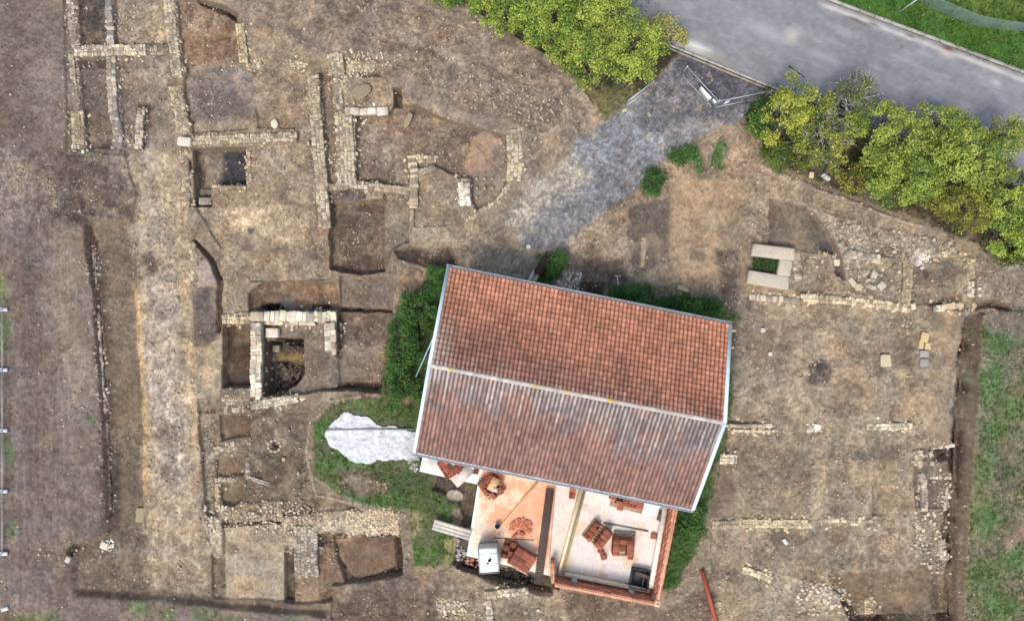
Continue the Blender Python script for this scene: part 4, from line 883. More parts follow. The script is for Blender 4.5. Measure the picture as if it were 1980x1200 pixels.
# ------------------------------------------------------------------ house
ZE, ZR = 3.4, 5.7
NW, NE, SW, SE = P(868, 518, ZE), P(1410, 628, ZE), P(803, 873, ZE), P(1338, 983, ZE)
RW_, RE_ = P(832, 706, ZR), P(1399, 817, ZR)
house = empty('house', ((NW.x + SE.x) / 2, (NW.y + SE.y) / 2, 0))
tag(house, 'long house with a weathered red tiled gable roof and pale edge boards', 'house')
hb = Vector(house.location)
def hlink(o): o.parent = house; o.matrix_parent_inverse.translation = -hb; return o
TILE = mat('roof_tile', attr=True, rough=.85, bump=.3, bscale=30, var=.12, vscale=12, spec=.2)
def roof(name, A, Bc, Cc, D, nc, nr, south):
    A, Bc, Cc, D = [np.array(v) for v in (A, Bc, Cc, D)]
    su, sv = 8, 5
    u = np.linspace(0, 1, nc * su + 1); v = np.concatenate([(r + np.array([0, .04, .35, .7, .96])) / nr for r in range(nr)] + [[1.0]])
    U, Vv = np.meshgrid(u, v)
    base = ((1 - U)[..., None] * A + U[..., None] * Bc) * (1 - Vv)[..., None] + ((1 - U)[..., None] * D + U[..., None] * Cc) * Vv[..., None]
    nrm = np.cross(Bc - A, D - A); nrm /= np.linalg.norm(nrm)
    if nrm[2] < 0: nrm = -nrm
    cu = U * nc; fu = cu - np.floor(cu); ci = np.minimum(np.floor(cu), nc - 1).astype(int)
    rv = Vv * nr; ri = np.minimum(np.floor(rv + 1e-6), nr - 1).astype(int); fv = rv - ri
    prof = .07 * np.sin(fu * PI) ** 1.3 + .012 * np.sin(fu * 2 * PI * 1.5) ** 2
    # rows overlap: low edge of each row stands proud
    jn = rng.random((nr + 1, nc + 1))
    hgt = prof * (1 - .12 * fv) + .034 * (1 - fv) + .034 * (jn[ri, ci] - .5)
    pos = base + nrm * hgt[..., None]
    wx, wy = pos[..., 0], pos[..., 1]
    jc = rng.random((nr + 1, nc + 1)); cc_ = rng.random(nc + 1)
    tone = np.exp((jc[ri, ci] - .5) * .4 + (fbm(wx, wy, 1.4, 611, 4) - .5) * .5 + (fbm(wx, wy, .2, 633, 2) - .5) * .45)
    if not south:
        col = np.empty(U.shape + (3,)); col[:] = lin((198, 138, 110))
        k = smooth(Vv * 1.1 + (U - .5) * -.1 + (fbm(wx, wy, 1.2, 651, 3) - .5) * .9 - .1)[..., None]
        col = col * (1 - k * .75) + lin((164, 112, 96)) * k * .75
        k = (smooth((Vv - .45) * 2.2 + (.35 - U) * 1.1 + (fbm(wx, wy, .7, 671, 5, .7) - .5) * 2.0) * .42)[..., None]
        col = col * (1 - k) + lin((116, 98, 88)) * k
        k = (smooth((.1 - U) * 12) * smooth((Vv - .4) * 3) * .45)[..., None]
        col = col * (1 - k) + lin((188, 176, 158)) * k
        run = 1 - (.12 + .18 * cc_[ci] ** 2)
    else:
        col = np.empty(U.shape + (3,)); col[:] = lin((140, 111, 102))
        k = (smooth((fbm(wx, wy, 1.3, 691, 4, .6) - .45) * 2.5 + (Vv - .5) * 1.6) * .8)[..., None]
        col = col * (1 - k) + lin((124, 119, 122)) * k
        k = (smooth((fbm(wx, wy, .5, 721, 3) - .6) * 6) * .3)[..., None]
        col = col * (1 - k) + lin((168, 118, 98)) * k
        run = 1 - (.22 + .42 * cc_[ci] ** 1.3)
    crest = np.exp(-((fu - .5) / .2) ** 2)
    k = (smooth((Vv - run) * 3.2) * (.15 + .85 * crest) * (.45 + .55 * cc_[::-1][ci]) * (.58 if south else .55))[..., None]
    col = col * (1 - k) + lin((206, 198, 190)) * k
    groove = (1 - smooth(np.minimum(fu, 1 - fu) * 3.4))[..., None] * .78      # colour darkened in the channels between tile crests
    col = col * (1 - groove) + col * lin((120, 105, 100)) * 1.2 * groove
    col *= tone[..., None]
    ny_, nx_ = U.shape; ii_ = np.arange(nx_ * ny_).reshape(ny_, nx_)
    f = np.stack([ii_[:-1, :-1], ii_[:-1, 1:], ii_[1:, 1:], ii_[1:, :-1]], -1).reshape(-1, 4)
    if south: f = f
    o = link(name, mesh_np(name, pos.reshape(-1, 3), [f], np.clip(col, .01, .8).reshape(-1, 3)), TILE)
    hlink(o); return o
rfN = roof('roof_slope', NW, NE, RE_, RW_, 69, 19, False); rfN['label'] = 'orange red northern roof slope with clear tile rows'
rfS = roof('roof_slope', SW, SE, RE_, RW_, 69, 18, True); rfS['label'] = 'faded grey red southern roof slope with pale lichen streaks'
# ridge caps
mb = MB(); n = 48
for i in range(n):
    a = RW_.lerp(RE_, (i - .05) / n); b = RW_.lerp(RE_, (i + 1.06) / n); k = .9 + .2 * rng.random()
    c = (184 * k, 175 * k, 166 * k)
    if i in (22,): c = (188, 172, 128)
    if i in (28, 29): c = (192, 168, 100) if i == 29 else c
    if i in (3, 17): c = (184, 170, 120)
    m = (a + b) / 2
    d = (b - a).normalized(); sv_ = Vector((-d.y, d.x, 0)).normalized(); V8 = []
    for p_, r_ in ((a, .12), (b, .105)):
        for j in range(7):
            t = PI * j / 6; V8.append(p_ + sv_ * (r_ * math.cos(t)) + Vector((0, 0, r_ * .75 * math.sin(t) + .0)))
    mb.add([tuple(v) for v in V8], [(j, j + 1, 8 + j, 7 + j) for j in range(6)], c)
hlink(mb.build('ridge_cap', TILE))
MET = mat('zinc', attr=True, rough=.55, bump=.1, var=.12, vscale=4, metal=.2, spec=.5)
def gutter(a, b, out, col):
    mb = MB(); d = (b - a).normalized(); o_ = Vector(out).normalized(); V8 = []
    rr = .12
    for p_ in (a - d * .15, b + d * .12):
        for rad in (rr, rr - .012):
            for j in range(8):
                t = PI * j / 7; V8.append(p_ + o_ * (.08 - rad * math.cos(t)) + Vector((0, 0, -rad * math.sin(t) + .03)))
    F_ = []
    for q in (0, 8):
        F_ += [(q + j, q + j + 1, 16 + q + j + 1, 16 + q + j) for j in range(7)]
    F_ += [(0, 8, 24, 16), (7, 15, 31, 23)]
    mb.add([tuple(v) for v in V8], F_, col)
    # fascia behind
    mb.bar(a - o_ * .03 + Vector((0, 0, -.1)), b - o_ * .03 + Vector((0, 0, -.1)), .03, .22, (150, 152, 156))
    return hlink(mb.build('gutter', MET))
ddE = (NE - NW).normalized(); outN = Vector((-ddE.y, ddE.x, 0)) if ddE.x > 0 else Vector((ddE.y, -ddE.x, 0))
gutter(NW, NE, outN, (150, 156, 164)); gutter(SW, SE, -outN, (190, 200, 208))
VB = mat('verge_paint', (214, 232, 238), rough=.5, var=.08, vscale=3, spec=.4)
for a, m, b in ((NW, RW_, SW), (NE, RE_, SE)):
    sgn = -1 if a is NW else 1
    mb = MB(); off = ddE * (sgn * .04)
    e = Vector((0, 0, .03))
    mb.bar(a + off + e, m + off + e, .17, .22); mb.bar(m + off + e, b + off + e, .17, .22)
    hlink(mb.build('verge_board', VB))
# walls under the roof
mb = MB(); ins = .55
def inset(p, q, s1, s2):
    return p + ddE * (ins * s1) - outN * (ins * s2)
c4 = [inset(SW, 0, 1, -1), inset(SE, 0, -1, -1), inset(NE, 0, -1, 1), inset(NW, 0, 1, 1)]
ww = []
for z_ in (-.4, ZE + .0):
    for c in c4: ww.append((c.x, c.y, z_))
gW = (RW_ + ddE * ins); gE = (RE_ - ddE * ins); ww += [(gW.x, gW.y, ZR - .25), (gE.x, gE.y, ZR - .25)]
mb.add(ww, [(0, 1, 5, 4), (1, 2, 6, 5), (2, 3, 7, 6), (3, 0, 4, 7), (5, 6, 9), (7, 4, 8)], (196, 186, 170))
hlink(mb.build('wall', mat('plaster', attr=True, rough=.9, bump=.3, var=.12, vscale=2)))
mb = MB()
cN = c4[3].lerp(c4[2], .38) + outN * .02
mb.bar(cN + Vector((0, 0, -2.35)) - ddE * .6, cN + Vector((0, 0, -2.35)) + ddE * .6, .06, 2.1, (96, 70, 50))
hlink(mb.build('door', mat('door_wood', attr=True, rough=.6)))
for f_ in (.15, .62, .85):
    cN = c4[3].lerp(c4[2], f_) + outN * .02; mb = MB()
    mb.bar(cN + Vector((0, 0, -1.7)) - ddE * .6, cN + Vector((0, 0, -1.7)) + ddE * .6, .06, 1.2, (210, 212, 214))
    wo = hlink(mb.build('window', mat('window_frame', attr=True, rough=.5)))
    mb = MB(); mb.bar(cN + outN * .03 + Vector((0, 0, -1.7)) - ddE * .52, cN + outN * .03 + Vector((0, 0, -1.7)) + ddE * .52, .02, 1.04, (40, 50, 58))
    po = mb.build('pane', mat('window_glass', attr=True, rough=.1, spec=.6)); po.parent = wo
# pole leaning off the west verge
mb = MB(); mb.tube(P(838, 652, 3.3), P(804, 728, 1.0), .03, 8, (170, 214, 224))
tag(mb.build('metal_pole', MET), 'thin light blue pole leaning against the left edge of the roof', 'pole')
# ------------------------------------------------------------------ annex slab
ZS = .45
def slab(name, q, nx, ny, colf, label):
    q = [np.array(P(x, y, ZS)) for x, y in q]      # NW NE SE SW
    U, Vv = np.meshgrid(np.linspace(0, 1, nx), np.linspace(0, 1, ny))
    pos = ((1 - U)[..., None] * q[0] + U[..., None] * q[1]) * (1 - Vv)[..., None] + ((1 - U)[..., None] * q[3] + U[..., None] * q[2]) * Vv[..., None]
    x, y = pos[..., 0], pos[..., 1]
    pos[..., 2] += (fbm(x, y, .8, 801, 3) - .5) * .012
    col = colf(U, Vv, x, y)
    ii_ = np.arange(nx * ny).reshape(ny, nx)
    f = np.stack([ii_[:-1, :-1], ii_[1:, :-1], ii_[1:, 1:], ii_[:-1, 1:]], -1).reshape(-1, 4)
    ring = np.concatenate([ii_[0, :], ii_[1:, -1], ii_[-1, -2::-1], ii_[-2:0:-1, 0]])
    Vt = pos.reshape(-1, 3); bot = Vt[ring].copy(); bot[:, 2] = -.9
    nb = len(ring); bi = len(Vt) + np.arange(nb)
    f2 = np.stack([ring, bi, np.roll(bi, -1), np.roll(ring, -1)], -1)
    Cc = np.concatenate([col.reshape(-1, 3), np.tile(lin((150, 142, 136)), (nb, 1))])
    o = link(name, mesh_np(name, np.concatenate([Vt, bot]), [np.concatenate([f, f2])], np.clip(Cc, .02, .85)), mat('slab_concrete', attr=True, rough=.85, bump=.15, bscale=25, var=.05, vscale=7))
    return tag(o, label, 'slab')
def mixc(c, col, k): k = np.clip(k, 0, 1)[..., None]; return c * (1 - k) + lin(col) * k
def cW(U, Vv, x, y):
    c = np.empty(U.shape + (3,)); c[:] = lin((220, 164, 130))
    c = mixc(c, (236, 206, 178), smooth((fbm(x, y, .9, 811, 4) - .42) * 5) * .8)
    c = mixc(c, (212, 160, 130), smooth((fbm(x, y, .5, 821, 4) - .55) * 6) * .6 + smooth((U - .55) * 4) * smooth((.75 - Vv) * 4) * .45)
    c = mixc(c, (228, 214, 196), smooth((.22 - U) * 6 + (Vv - .62) * 3 + (fbm(x, y, .4, 831) - .5)) * .9)
    c = mixc(c, (200, 188, 168), np.exp(-((U - .12) / .2) ** 2 - ((Vv - .72) / .08) ** 2) * .7)
    c = mixc(c, (234, 226, 216), smooth((Vv - .9) * 12)); c = mixc(c, (244, 238, 230), smooth((.045 - U) * 30))
    return c * np.exp((fbm(x, y, .12, 841, 2) - .5) * .25)[..., None]
def cE(U, Vv, x, y):
    c = np.empty(U.shape + (3,)); c[:] = lin((216, 208, 200))
    c = mixc(c, (216, 186, 158), smooth((fbm(x, y, .7, 851, 4) - .52) * 5) * .7 * smooth((Vv - .2) * 3))
    c = mixc(c, (206, 138, 104), smooth((fbm(x, y, .6, 861, 4) - .6) * 5) * .45)
    c = mixc(c, (204, 194, 178), smooth((.24 - U) * 8) * .5)
    c = mixc(c, (228, 228, 230), smooth((.45 - Vv) * 4) * smooth((U - .35) * 4) * .7)
    return c * np.exp((fbm(x, y, .15, 871, 3) - .5) * .22)[..., None]
def cA(U, Vv, x, y):
    c = np.empty(U.shape + (3,)); c[:] = lin((246, 242, 238)); c = mixc(c, (214, 206, 200), smooth((fbm(x, y, .4, 881, 3) - .5) * 5) * .6)
    return c
slab('concrete_slab', [(934, 870), (1078, 890), (1060, 1112), (902, 1074)], 130, 150, cW, 'orange dusted concrete floor slab in the left half of the annex')
slab('concrete_slab', [(1078.4, 890), (1316, 930), (1268, 1160), (1060.4, 1112)], 170, 150, cE, 'whitish concrete floor slab in the right half of the annex, inside the brick walls')
slab('concrete_slab', [(822, 860), (933.5, 868), (926, 937), (811, 911)], 90, 50, cA, 'narrow white slab strip at the left corner under the eave')
# hollow clay brick walls of the annex
BR = mat('clay_brick', attr=True, rough=.9, bump=.3, bscale=40, var=.14, vscale=15)
def bwall(a, b, z0, z1, th, label, inner=None, holes=True, rz=None):
    """courses of hollow blocks from a to b; (a,b are the outer top edge) th to the left of a->b"""
    mb = MB(); d = (b - a); L = math.hypot(d.x, d.y); u = Vector((d.x / L, d.y / L, 0)); nn = Vector((-u.y, u.x, 0))
    ang = math.atan2(u.y, u.x); hgt = z1 - z0; rows = max(1, round(hgt / .24)); ch = hgt / rows
    for r in range(rows):
        s0 = -.0 if r % 2 else -.2
        while s0 < L:
            x0 = max(s0, 0); x1 = min(s0 + .4, L)
            if x1 - x0 > .05:
                k = .86 + .28 * rng.random(); c = a + u * ((x0 + x1) / 2) + nn * (th / 2)
                top = r == rows - 1
                mb.box((c.x, c.y, z0 + ch * (r + .5)), (x1 - x0 - .012, th, ch - .012), ang, (198 * k, 132 * k, 106 * k), .008)
                if top and holes and rng.random() < .35:
                    mb.box((c.x, c.y, z1 - .003), (.11, .09, .008), ang, (70, 30, 22))
            s0 += .4
    c = a + u * (L / 2) + nn * (th / 2)
    mb.box((c.x, c.y, (z0 + z1) / 2 - .02), (L - .03, th - .03, hgt - .03), ang, (176, 150, 130))
    mb.box((c.x, c.y, z1 + .002), (L - .03, th * .34, .012), ang, (206, 166, 140))
    return tag(mb.build('brick_wall', BR), label, 'wall')
ZT = 1.7
aS, bS, cE_ = P(1072, 1134, ZT), P(1266, 1171, ZT), P(1312, 978, ZT)
uS = (bS - aS).normalized()
bwall(aS, bS, -.3, ZT, .22, 'low hollow brick wall along the bottom side of the annex')
bwall(bS + uS * .24, cE_, -.3, ZT, .24, 'low hollow brick wall along the right side of the annex')
aW = P(1070, 1128, ZT)
bwall(P(1074, 1088, 1.3), P(1074, 1127, 1.3), -.3, 1.3, -.22, 'short stepped brick return at the lower left corner of the brick annex', holes=True)
mb = MB(); q = P(1271, 1166, ZT); mb.box((q.x, q.y - .0, .75), (.27, .34, 2.05), -.2, (214, 186, 160), .02); mb.box((q.x, q.y, 1.78), (.1, .1, .01), -.2, (120, 60, 44))
tag(mb.build('brick_pier', BR), 'pale corner pier where the two brick walls of the annex meet', 'pier')
WD = mat('raw_timber', attr=True, rough=.8, bump=.25, bscale=30, var=.18, vscale=5)
def beam(p0, p1, z, wd, ht, col, label, name='timber_beam', cat='beam', m=None):
    a, b = P(*p0, z), P(*p1, z); mb = MB(); a.z = b.z = z - ht / 2; mb.bar(a, b, wd, ht, col)
    return tag(mb.build(name, m or WD), label, cat)
beam((1288, 975), (1259, 1137), .85, .24, .39, (236, 230, 218), 'wide white painted beam lying along the inside of the right brick wall')
beam((1092, 1110), (1256, 1143), .80, .20, .34, (226, 210, 184), 'cream beam lying along the inside of the bottom brick wall')
beam((1124, 945), (1081, 1108), .75, .16, .29, (226, 206, 172), 'cream board standing between the two slab halves')
beam((1131, 946), (1091, 1098), .62, .14, .16, (158, 146, 112), 'weathered olive board beside the cream board')
beam((1044, 926), (950, 1040), .58, .11, .12, (222, 176, 136), 'long thin plank lying diagonally across the orange slab')
beam((951, 1039), (1032, 1044), .5, .03, .03, (150, 100, 76), 'thin brown lath lying behind the white tank', 'lath', 'lath')
beam((1166, 1010), (1254, 1027), .52, .07, .06, (124, 120, 116), 'dark steel bar lying on the white slab above the brick pallets', 'steel_bar', 'bar', MET)
beam((874, 1019), (834, 1013), .3, .01, .01, (150, 148, 146), 'x') if False else None
# plank bridge
pb = empty('plank_bridge', P(872, 1024, .45)); tag(pb, 'grey plank bridge from the grass across the trench to the annex slab', 'bridge')
a0, a1 = P(838, 1013, .55), P(910, 1034, .55); dd_ = (a1 - a0).normalized(); nn_ = Vector((-dd_.y, dd_.x, 0))
for i in range(3):
    mb = MB(); o_ = nn_ * ((i - 1) * .21) + Vector((0, 0, .01 * i)); mb.bar(a0 + o_, a1 + o_, .2, .05, (188 + 8 * i, 184 + 6 * i, 180))
    o = mb.build('plank', WD, pb); o.matrix_parent_inverse.translation = -Vector(pb.location)
# short posts with rebar inside bottom wall
def stub(px, py, label):
    q = P(px, py, 1.1); e = empty('concrete_post', (q.x, q.y, .45)); tag(e, label, 'post')
    mb = MB(); mb.box((0, 0, .35), (.28, .34, .75), -.2, (176, 176, 178), .015); mb.build('post', mat('slab_concrete'), e)
    for i, (sx_, sy_) in enumerate(((-.08, -.1), (.08, -.1), (-.08, .1), (.08, .1))):
        mb = MB(); mb.tube((sx_, sy_, .7), (sx_ * 1.3, sy_ * 1.3, 1.15), .014, 6, (74, 62, 58)); mb.build('rebar', MET, e)
stub(1110, 1126, 'grey concrete post stub near the left end of the bottom brick wall')
stub(1221, 1148, 'grey concrete post stub near the right end of the bottom brick wall')
# rebar cage
def rebar(p0, p1, wd, label, rows=5):
    a, b = P(*p0, .6), P(*p1, .6); d = (b - a); L = d.length; u = d.normalized(); nn = Vector((-u.y, u.x, 0)); mid = (a + b) / 2
    e = empty('reinforcement_cage', (mid.x, mid.y, .46)); tag(e, label, 'rebar cage')
    iv = -Vector(e.location)
    for i in range(rows):
        for zz_ in (.0, .2):
            o_ = nn * (wd * (i / (rows - 1) - .5)) + Vector((0, 0, zz_ - .1))
            mb = MB(); mb.tube(a + o_, b + o_, .018, 5, (92, 80, 78)); o = mb.build('long_bar', MET, e); o.matrix_parent_inverse.translation = iv
    ns = int(L / .11)
    mb = MB()
    for i in range(ns):
        c = a + u * (i + .5) * L / ns
        l, r = c + nn * wd / 2, c - nn * wd / 2
        for zz_ in (-.12, .12): mb.bar(l + Vector((0, 0, zz_)), r + Vector((0, 0, zz_)), .022, .022, (100, 88, 86))
        for s_ in (l, r): mb.bar(s_ + Vector((0, 0, -.12)), s_ + Vector((0, 0, .12)), .022, .022, (100, 88, 86))
    o = mb.build('stirrup', MET, e); o.matrix_parent_inverse.translation = iv; o['kind'] = 'stuff'
rebar((1064, 944), (1040, 1128), .42, 'long dark reinforcement cage lying down the middle of the annex slab', 6)
rebar((1279, 985), (1273, 1006), .16, 'short reinforcement mesh beside the white beam under the eave', 3)
# ---- pallets and hollow blocks
def pallet(px, py, ang, L, W, label):
    q = P(px, py, ZS); e = empty('pallet', (q.x, q.y, ZS), -R_(ang)); tag(e, label, 'pallet')
    for i in range(7):
        mb = MB(); mb.box((0, (i / 6 - .5) * (W - .1), .125), (L, .1, .022), 0, (176 + rng.random() * 20, 158, 128)); mb.build('deck_board', WD, e)
    for i in range(3):
        mb = MB(); mb.box(((i - 1) * (L / 2 - .06), 0, .06), (.1, W, .1), 0, (160, 142, 114)); mb.build('stringer', WD, e)
    return e
def clay_mesh(L, W, h, k, nh=4):
    mb = MB(); c = (160 * k, 100 * k, 80 * k)
    mb.box((0, 0, h / 2), (L, W, h), 0, c, .008)
    for i in range(1, 5):       # grooves along the block
        mb.box((0, (i / 5 - .5) * W, h - .001), (L - .02, W * .07, .01), 0, (96 * k, 54 * k, 44 * k))
    for s_ in (-1, 1):
        for i in range(3):
            for j in range(2): mb.box((s_ * L / 2, (i - 1) * W * .29, h * (.28 + .44 * j)), (.012, W * .2, h * .3), 0, (60, 28, 22))
    return mb
CM = []; CH = []
def clay_up(k):      # block standing on end, its flue holes upwards
    mb = MB(); c = (160 * k, 100 * k, 80 * k); L, W, h = .40, .20, .19
    mb.box((0, 0, h / 2), (L, W, h), 0, c, .008)
    for i in (-1, 1): mb.box((i * .1, 0, h), (.085, .085, .006), 0, (34, 20, 18))
    for i in (-1, 0, 1): mb.box((0, i * .07, h), (L - .02, .012, .008), 0, (110 * k, 64 * k, 52 * k))
    return mb
for i in range(3):
    ob = clay_up(.9 + .1 * i).build('clay_block', BR); CH.append(ob.data); bpy.data.objects.remove(ob)
for i in range(5):
    ob = clay_mesh(.40, .20, .19, .84 + .08 * i).build('clay_block', BR); CM.append(ob.data); bpy.data.objects.remove(ob)
def put_block(x, y, z, rz, sc, label, group, up=0):
    o = bpy.data.objects.new('clay_block', CH[int(rng.integers(3))] if rng.random() < up else CM[int(rng.integers(5))]); COL.objects.link(o)
    o.location = (x, y, z); o.rotation_euler = (0, 0, rz); o.scale = sc
    tag(o, label, 'block', group)
def stack(px, py, ang, L, W, nx, ny, layers, label, group, skip=(), z0=ZS + .14, top=(), up=0):
    q = P(px, py, z0 + layers * .1); r = -R_(ang); bx, by = L / nx, W / ny
    for k in range(layers):
        for i in range(nx):
            for j in range(ny):
                if (i, j) in skip: continue
                if k == layers - 1 and (i, j) in top: continue
                x = (i + .5 - nx / 2) * bx; y = (j + .5 - ny / 2) * by
                put_block(q.x + x * math.cos(r) - y * math.sin(r), q.y + x * math.sin(r) + y * math.cos(r), z0 + k * .195, r + (rng.random() - .5) * .03, (bx / .4 * .96, by / .2 * .93, 1), label, group, up)
pallet(1010, 1080, 32, 1.35, 1.25, 'pallet under the large full brick stack at the bottom of the orange slab')
stack(1010, 1080, 32, 1.25, 1.05, 3, 5, 3, 'hollow red block in the large full stack right of the white tank', 'blocks of the large full stack')
stack(984, 1062, 14, .75, 1.0, 2, 4, 2, 'hollow red block in the small stack touching the white tank', 'blocks of the small stack by the tank', up=.6, z0=ZS, top=((0, 1), (1, 2), (0, 3)))
pallet(952, 940, -34, 1.2, 1.1, 'pallet under the half used brick stack near the left corner of the orange slab')
stack(952, 940, 56, 1.3, 1.25, 3, 5, 2, 'hollow red block in the half used stack near the upper left of the orange slab', 'blocks of the half used stack', up=.4, skip=((1, 2), (1, 3), (2, 0), (2, 4)), top=((1, 1), (0, 4), (2, 2)))
mb = MB(); q = P(954, 936, 1.0); mb.box((q.x, q.y, 1.0), (.45, .8, .02), -.5, (214, 170, 130)); mb.box((q.x + .1, q.y - .3, 1.02), (.3, .25, .02), -.3, (190, 186, 184))
tag(mb.build('cardboard_sheet', WD), 'tan sheet of cardboard lying on the half used brick stack', 'sheet')
stack(863, 906, 58, 1.15, .6, 3, 3, 1, 'hollow red block in the small pack on the grey board at the left corner', 'blocks of the left corner pack', z0=ZS + .06, up=.9)
stack(888, 901, 128, .8, .5, 2, 3, 1, 'hollow red block in the second small pack under the eave', 'blocks of the second corner pack', z0=ZS + .06, up=.9)
for (x, y, r, a, b, lab) in ((853, 902, 34, 1.75, .62, 'grey board under the left corner brick pack'), (893, 918, -42, 1.3, .75, 'grey board reaching over the trench beside the second corner pack')):
    q = P(x, y, ZS + .05); mb = MB(); mb.box((q.x, q.y, ZS + .03 + (.012 if r < 0 else 0)), (a, b, .035), -R_(r), (204, 196, 190)); tag(mb.build('board', WD), lab, 'board')
pallet(1153, 1031, 38, 1.3, 1.15, 'pallet under the slotted brick stack in the white room')
stack(1146, 1026, -52, 1.2, .42, 4, 2, 2, 'hollow red block in the left row of the slotted stack in the white room', 'blocks of the slotted stack, left row', top=((0, 1), (3, 0)))
stack(1166, 1040, -52, 1.2, .48, 4, 2, 3, 'hollow red block in the right row of the slotted stack in the white room', 'blocks of the slotted stack, right row')
pallet(1206, 1050, 4, 1.25, 1.45, 'pallet half covered by the U shaped brick stack, slats bare at its top')
stack(1204, 1056, 4, 1.2, .9, 3, 4, 3, 'hollow red block in the U shaped stack in the white room', 'blocks of the U shaped stack', skip=((1, 0),), top=((1, 1), (1, 2)))
pallet(1212, 972, 14, 1.9, .75, 'pallet under the brick stack half hidden by the eave')
stack(1212, 962, 12, 2.0, .9, 5, 4, 2, 'hollow red block in the stack half hidden by the eave', 'blocks of the eave stack', up=.4, skip=((0, 0),), top=((1, 1), (3, 2)))
stack(1107, 950, 96, .75, .34, 2, 2, 2, 'hollow red block in the narrow stack at the eave left of the cream board', 'blocks of the narrow eave stack', z0=ZS)
stack(1199, 981, 8, .34, .3, 1, 1, 1, 'single hollow block standing just below the eave stack', None, z0=ZS)
stack(1264, 1036, 8, .32, .32, 1, 1, 1, 'single hollow block next to the white beam', None, z0=ZS)
stack(1219, 1076, 8, .3, .28, 1, 1, 1, 'single paler hollow block at the foot of the U shaped stack', None, z0=ZS)
stack(1162, 1066, 30, .36, .22, 1, 1, 1, 'single tilted block below the slotted stack, the redder one', None, z0=ZS)
stack(1167, 1076, -20, .34, .3, 1, 1, 1, 'single block below the slotted stack, the lower one', None, z0=ZS)
stack(920, 911, 10, .3, .3, 1, 1, 1, 'single hollow block left of the half used stack under the eave', None, z0=ZS)
# broken bricks pile
n = 90; t = rng.random(n) * 6.3; rr = rng.random(n) ** .6
q = P(1008, 1018, ZS); bx_ = q.x + .62 * rr * np.cos(t); by_ = q.y + .5 * rr * np.sin(t); s_ = .06 + .1 * rng.random(n)
k_ = np.exp((rng.random((n, 1)) - .5) * .5)
V1, f4, f3, C1 = stones_mesh(bx_, by_, np.full(n, ZS) + .02, s_ * 1.7, s_, s_ * .5, rng.random(n) * 6.3, lin((190, 118, 92))[None] * k_, k=6, sq=.5, jit=.15)
tag(link('brick_rubble', mesh_np('brick_rubble', V1, [f4, f3], C1), BR), 'scattered heap of broken red brick on the orange slab', 'rubble', kind='stuff')
for (x, y, a, b, r, lab) in ((1009, 1031, .3, .22, 10, 'square broken block at the lower edge of the brick rubble'), (995, 1036, .42, .14, -50, 'long brick shard left of the brick rubble')):
    q = P(x, y, ZS + .1); mb = MB(); mb.box((q.x, q.y, ZS + .09), (a, b, .16), -R_(r), (170, 104, 82), .02); tag(mb.build('brick', BR), lab, 'brick')
# white tank in its metal frame
tk = empty('water_tank', P(946, 1069, .45), -R_(-4)); tk.location.z = ZS; tag(tk, 'white plastic tank in a grey metal frame at the bottom left corner of the slab', 'tank')
PL = mat('white_plastic', (232, 238, 240), rough=.45, var=.04, vscale=3, spec=.4)
mb = MB(); mb.box((0, 0, .66), (1.02, 1.34, .98), 0, (232, 238, 240), .05); mb.build('tank', PL, tk)
mb = MB(); mb.tube((.05, .0, 1.14), (.05, .0, 1.19), .09, 14, (30, 32, 36)); mb.tube((-.06, -.16, 1.14), (-.06, -.16, 1.17), .06, 12, (30, 32, 36)); mb.tube((.12, .1, 1.14), (.12, .1, 1.17), .05, 12, (30, 32, 36)); mb.build('lid', mat('black_plastic', attr=True, rough=.5), tk)
mb = MB(); a_, b_ = .55, .71
for z_ in (.2, .45, .7, .95, 1.17):
    for (p_, q_) in (((-a_, -b_), (a_, -b_)), ((a_, -b_), (a_, b_)), ((a_, b_), (-a_, b_)), ((-a_, b_), (-a_, -b_))): mb.tube((p_[0], p_[1], z_), (q_[0], q_[1], z_), .014, 6, (168, 176, 180))
for i in range(6):
    for s_ in (-1, 1): mb.tube((-a_ + i * a_ * .4, s_ * b_, .14), (-a_ + i * a_ * .4, s_ * b_, 1.17), .012, 6, (168, 176, 180)); mb.tube((s_ * a_, -b_ + i * b_ * .4, .14), (s_ * a_, -b_ + i * b_ * .4, 1.17), .012, 6, (168, 176, 180))
for y_ in (-.2, .38): mb.tube((-a_, y_, 1.165), (a_, y_, 1.165), .014, 6, (190, 198, 202))
mb.build('frame', MET, tk)
mb = MB()
for i in (-1, 0, 1): mb.box((i * .45, 0, .07), (.12, 1.36, .13), 0, (120, 112, 100))
mb.box((0, 0, .14), (1.08, 1.4, .02), 0, (140, 140, 140)); mb.build('pallet', WD, tk)
# bucket
bk = empty('bucket', P(962, 1015, ZS + .15)); bk.location.z = ZS; tag(bk, 'small dark blue bucket standing on the orange slab beside the diagonal plank', 'bucket')
mb = MB(); N_ = 16; V8 = []
for (r_, z_) in ((.11, 0), (.15, .3), (.165, .3), (.165, .285), (.135, .29), (.1, .03)):
    for i in range(N_): V8.append((r_ * math.cos(2 * PI * i / N_), r_ * math.sin(2 * PI * i / N_), z_))
F_ = [(r_ * N_ + i, r_ * N_ + (i + 1) % N_, (r_ + 1) * N_ + (i + 1) % N_, (r_ + 1) * N_ + i) for r_ in (0, 1, 2, 4) for i in range(N_)] + [tuple(range(5 * N_, 6 * N_)), tuple(range(N_ - 1, -1, -1))]
mb.add(V8, F_, (66, 92, 124)); mb.build('pail', mat('blue_plastic', attr=True, rough=.5), bk)
mb = MB(); pts = [(.16 * math.cos(t_), .16 * math.sin(t_) * .5 + .05, .3 + .03 * math.sin(t_)) for t_ in np.linspace(0, PI, 10)]
for a, b in zip(pts[:-1], pts[1:]): mb.tube(a, b, .006, 5, (200, 200, 200))
mb.build('handle', MET, bk)
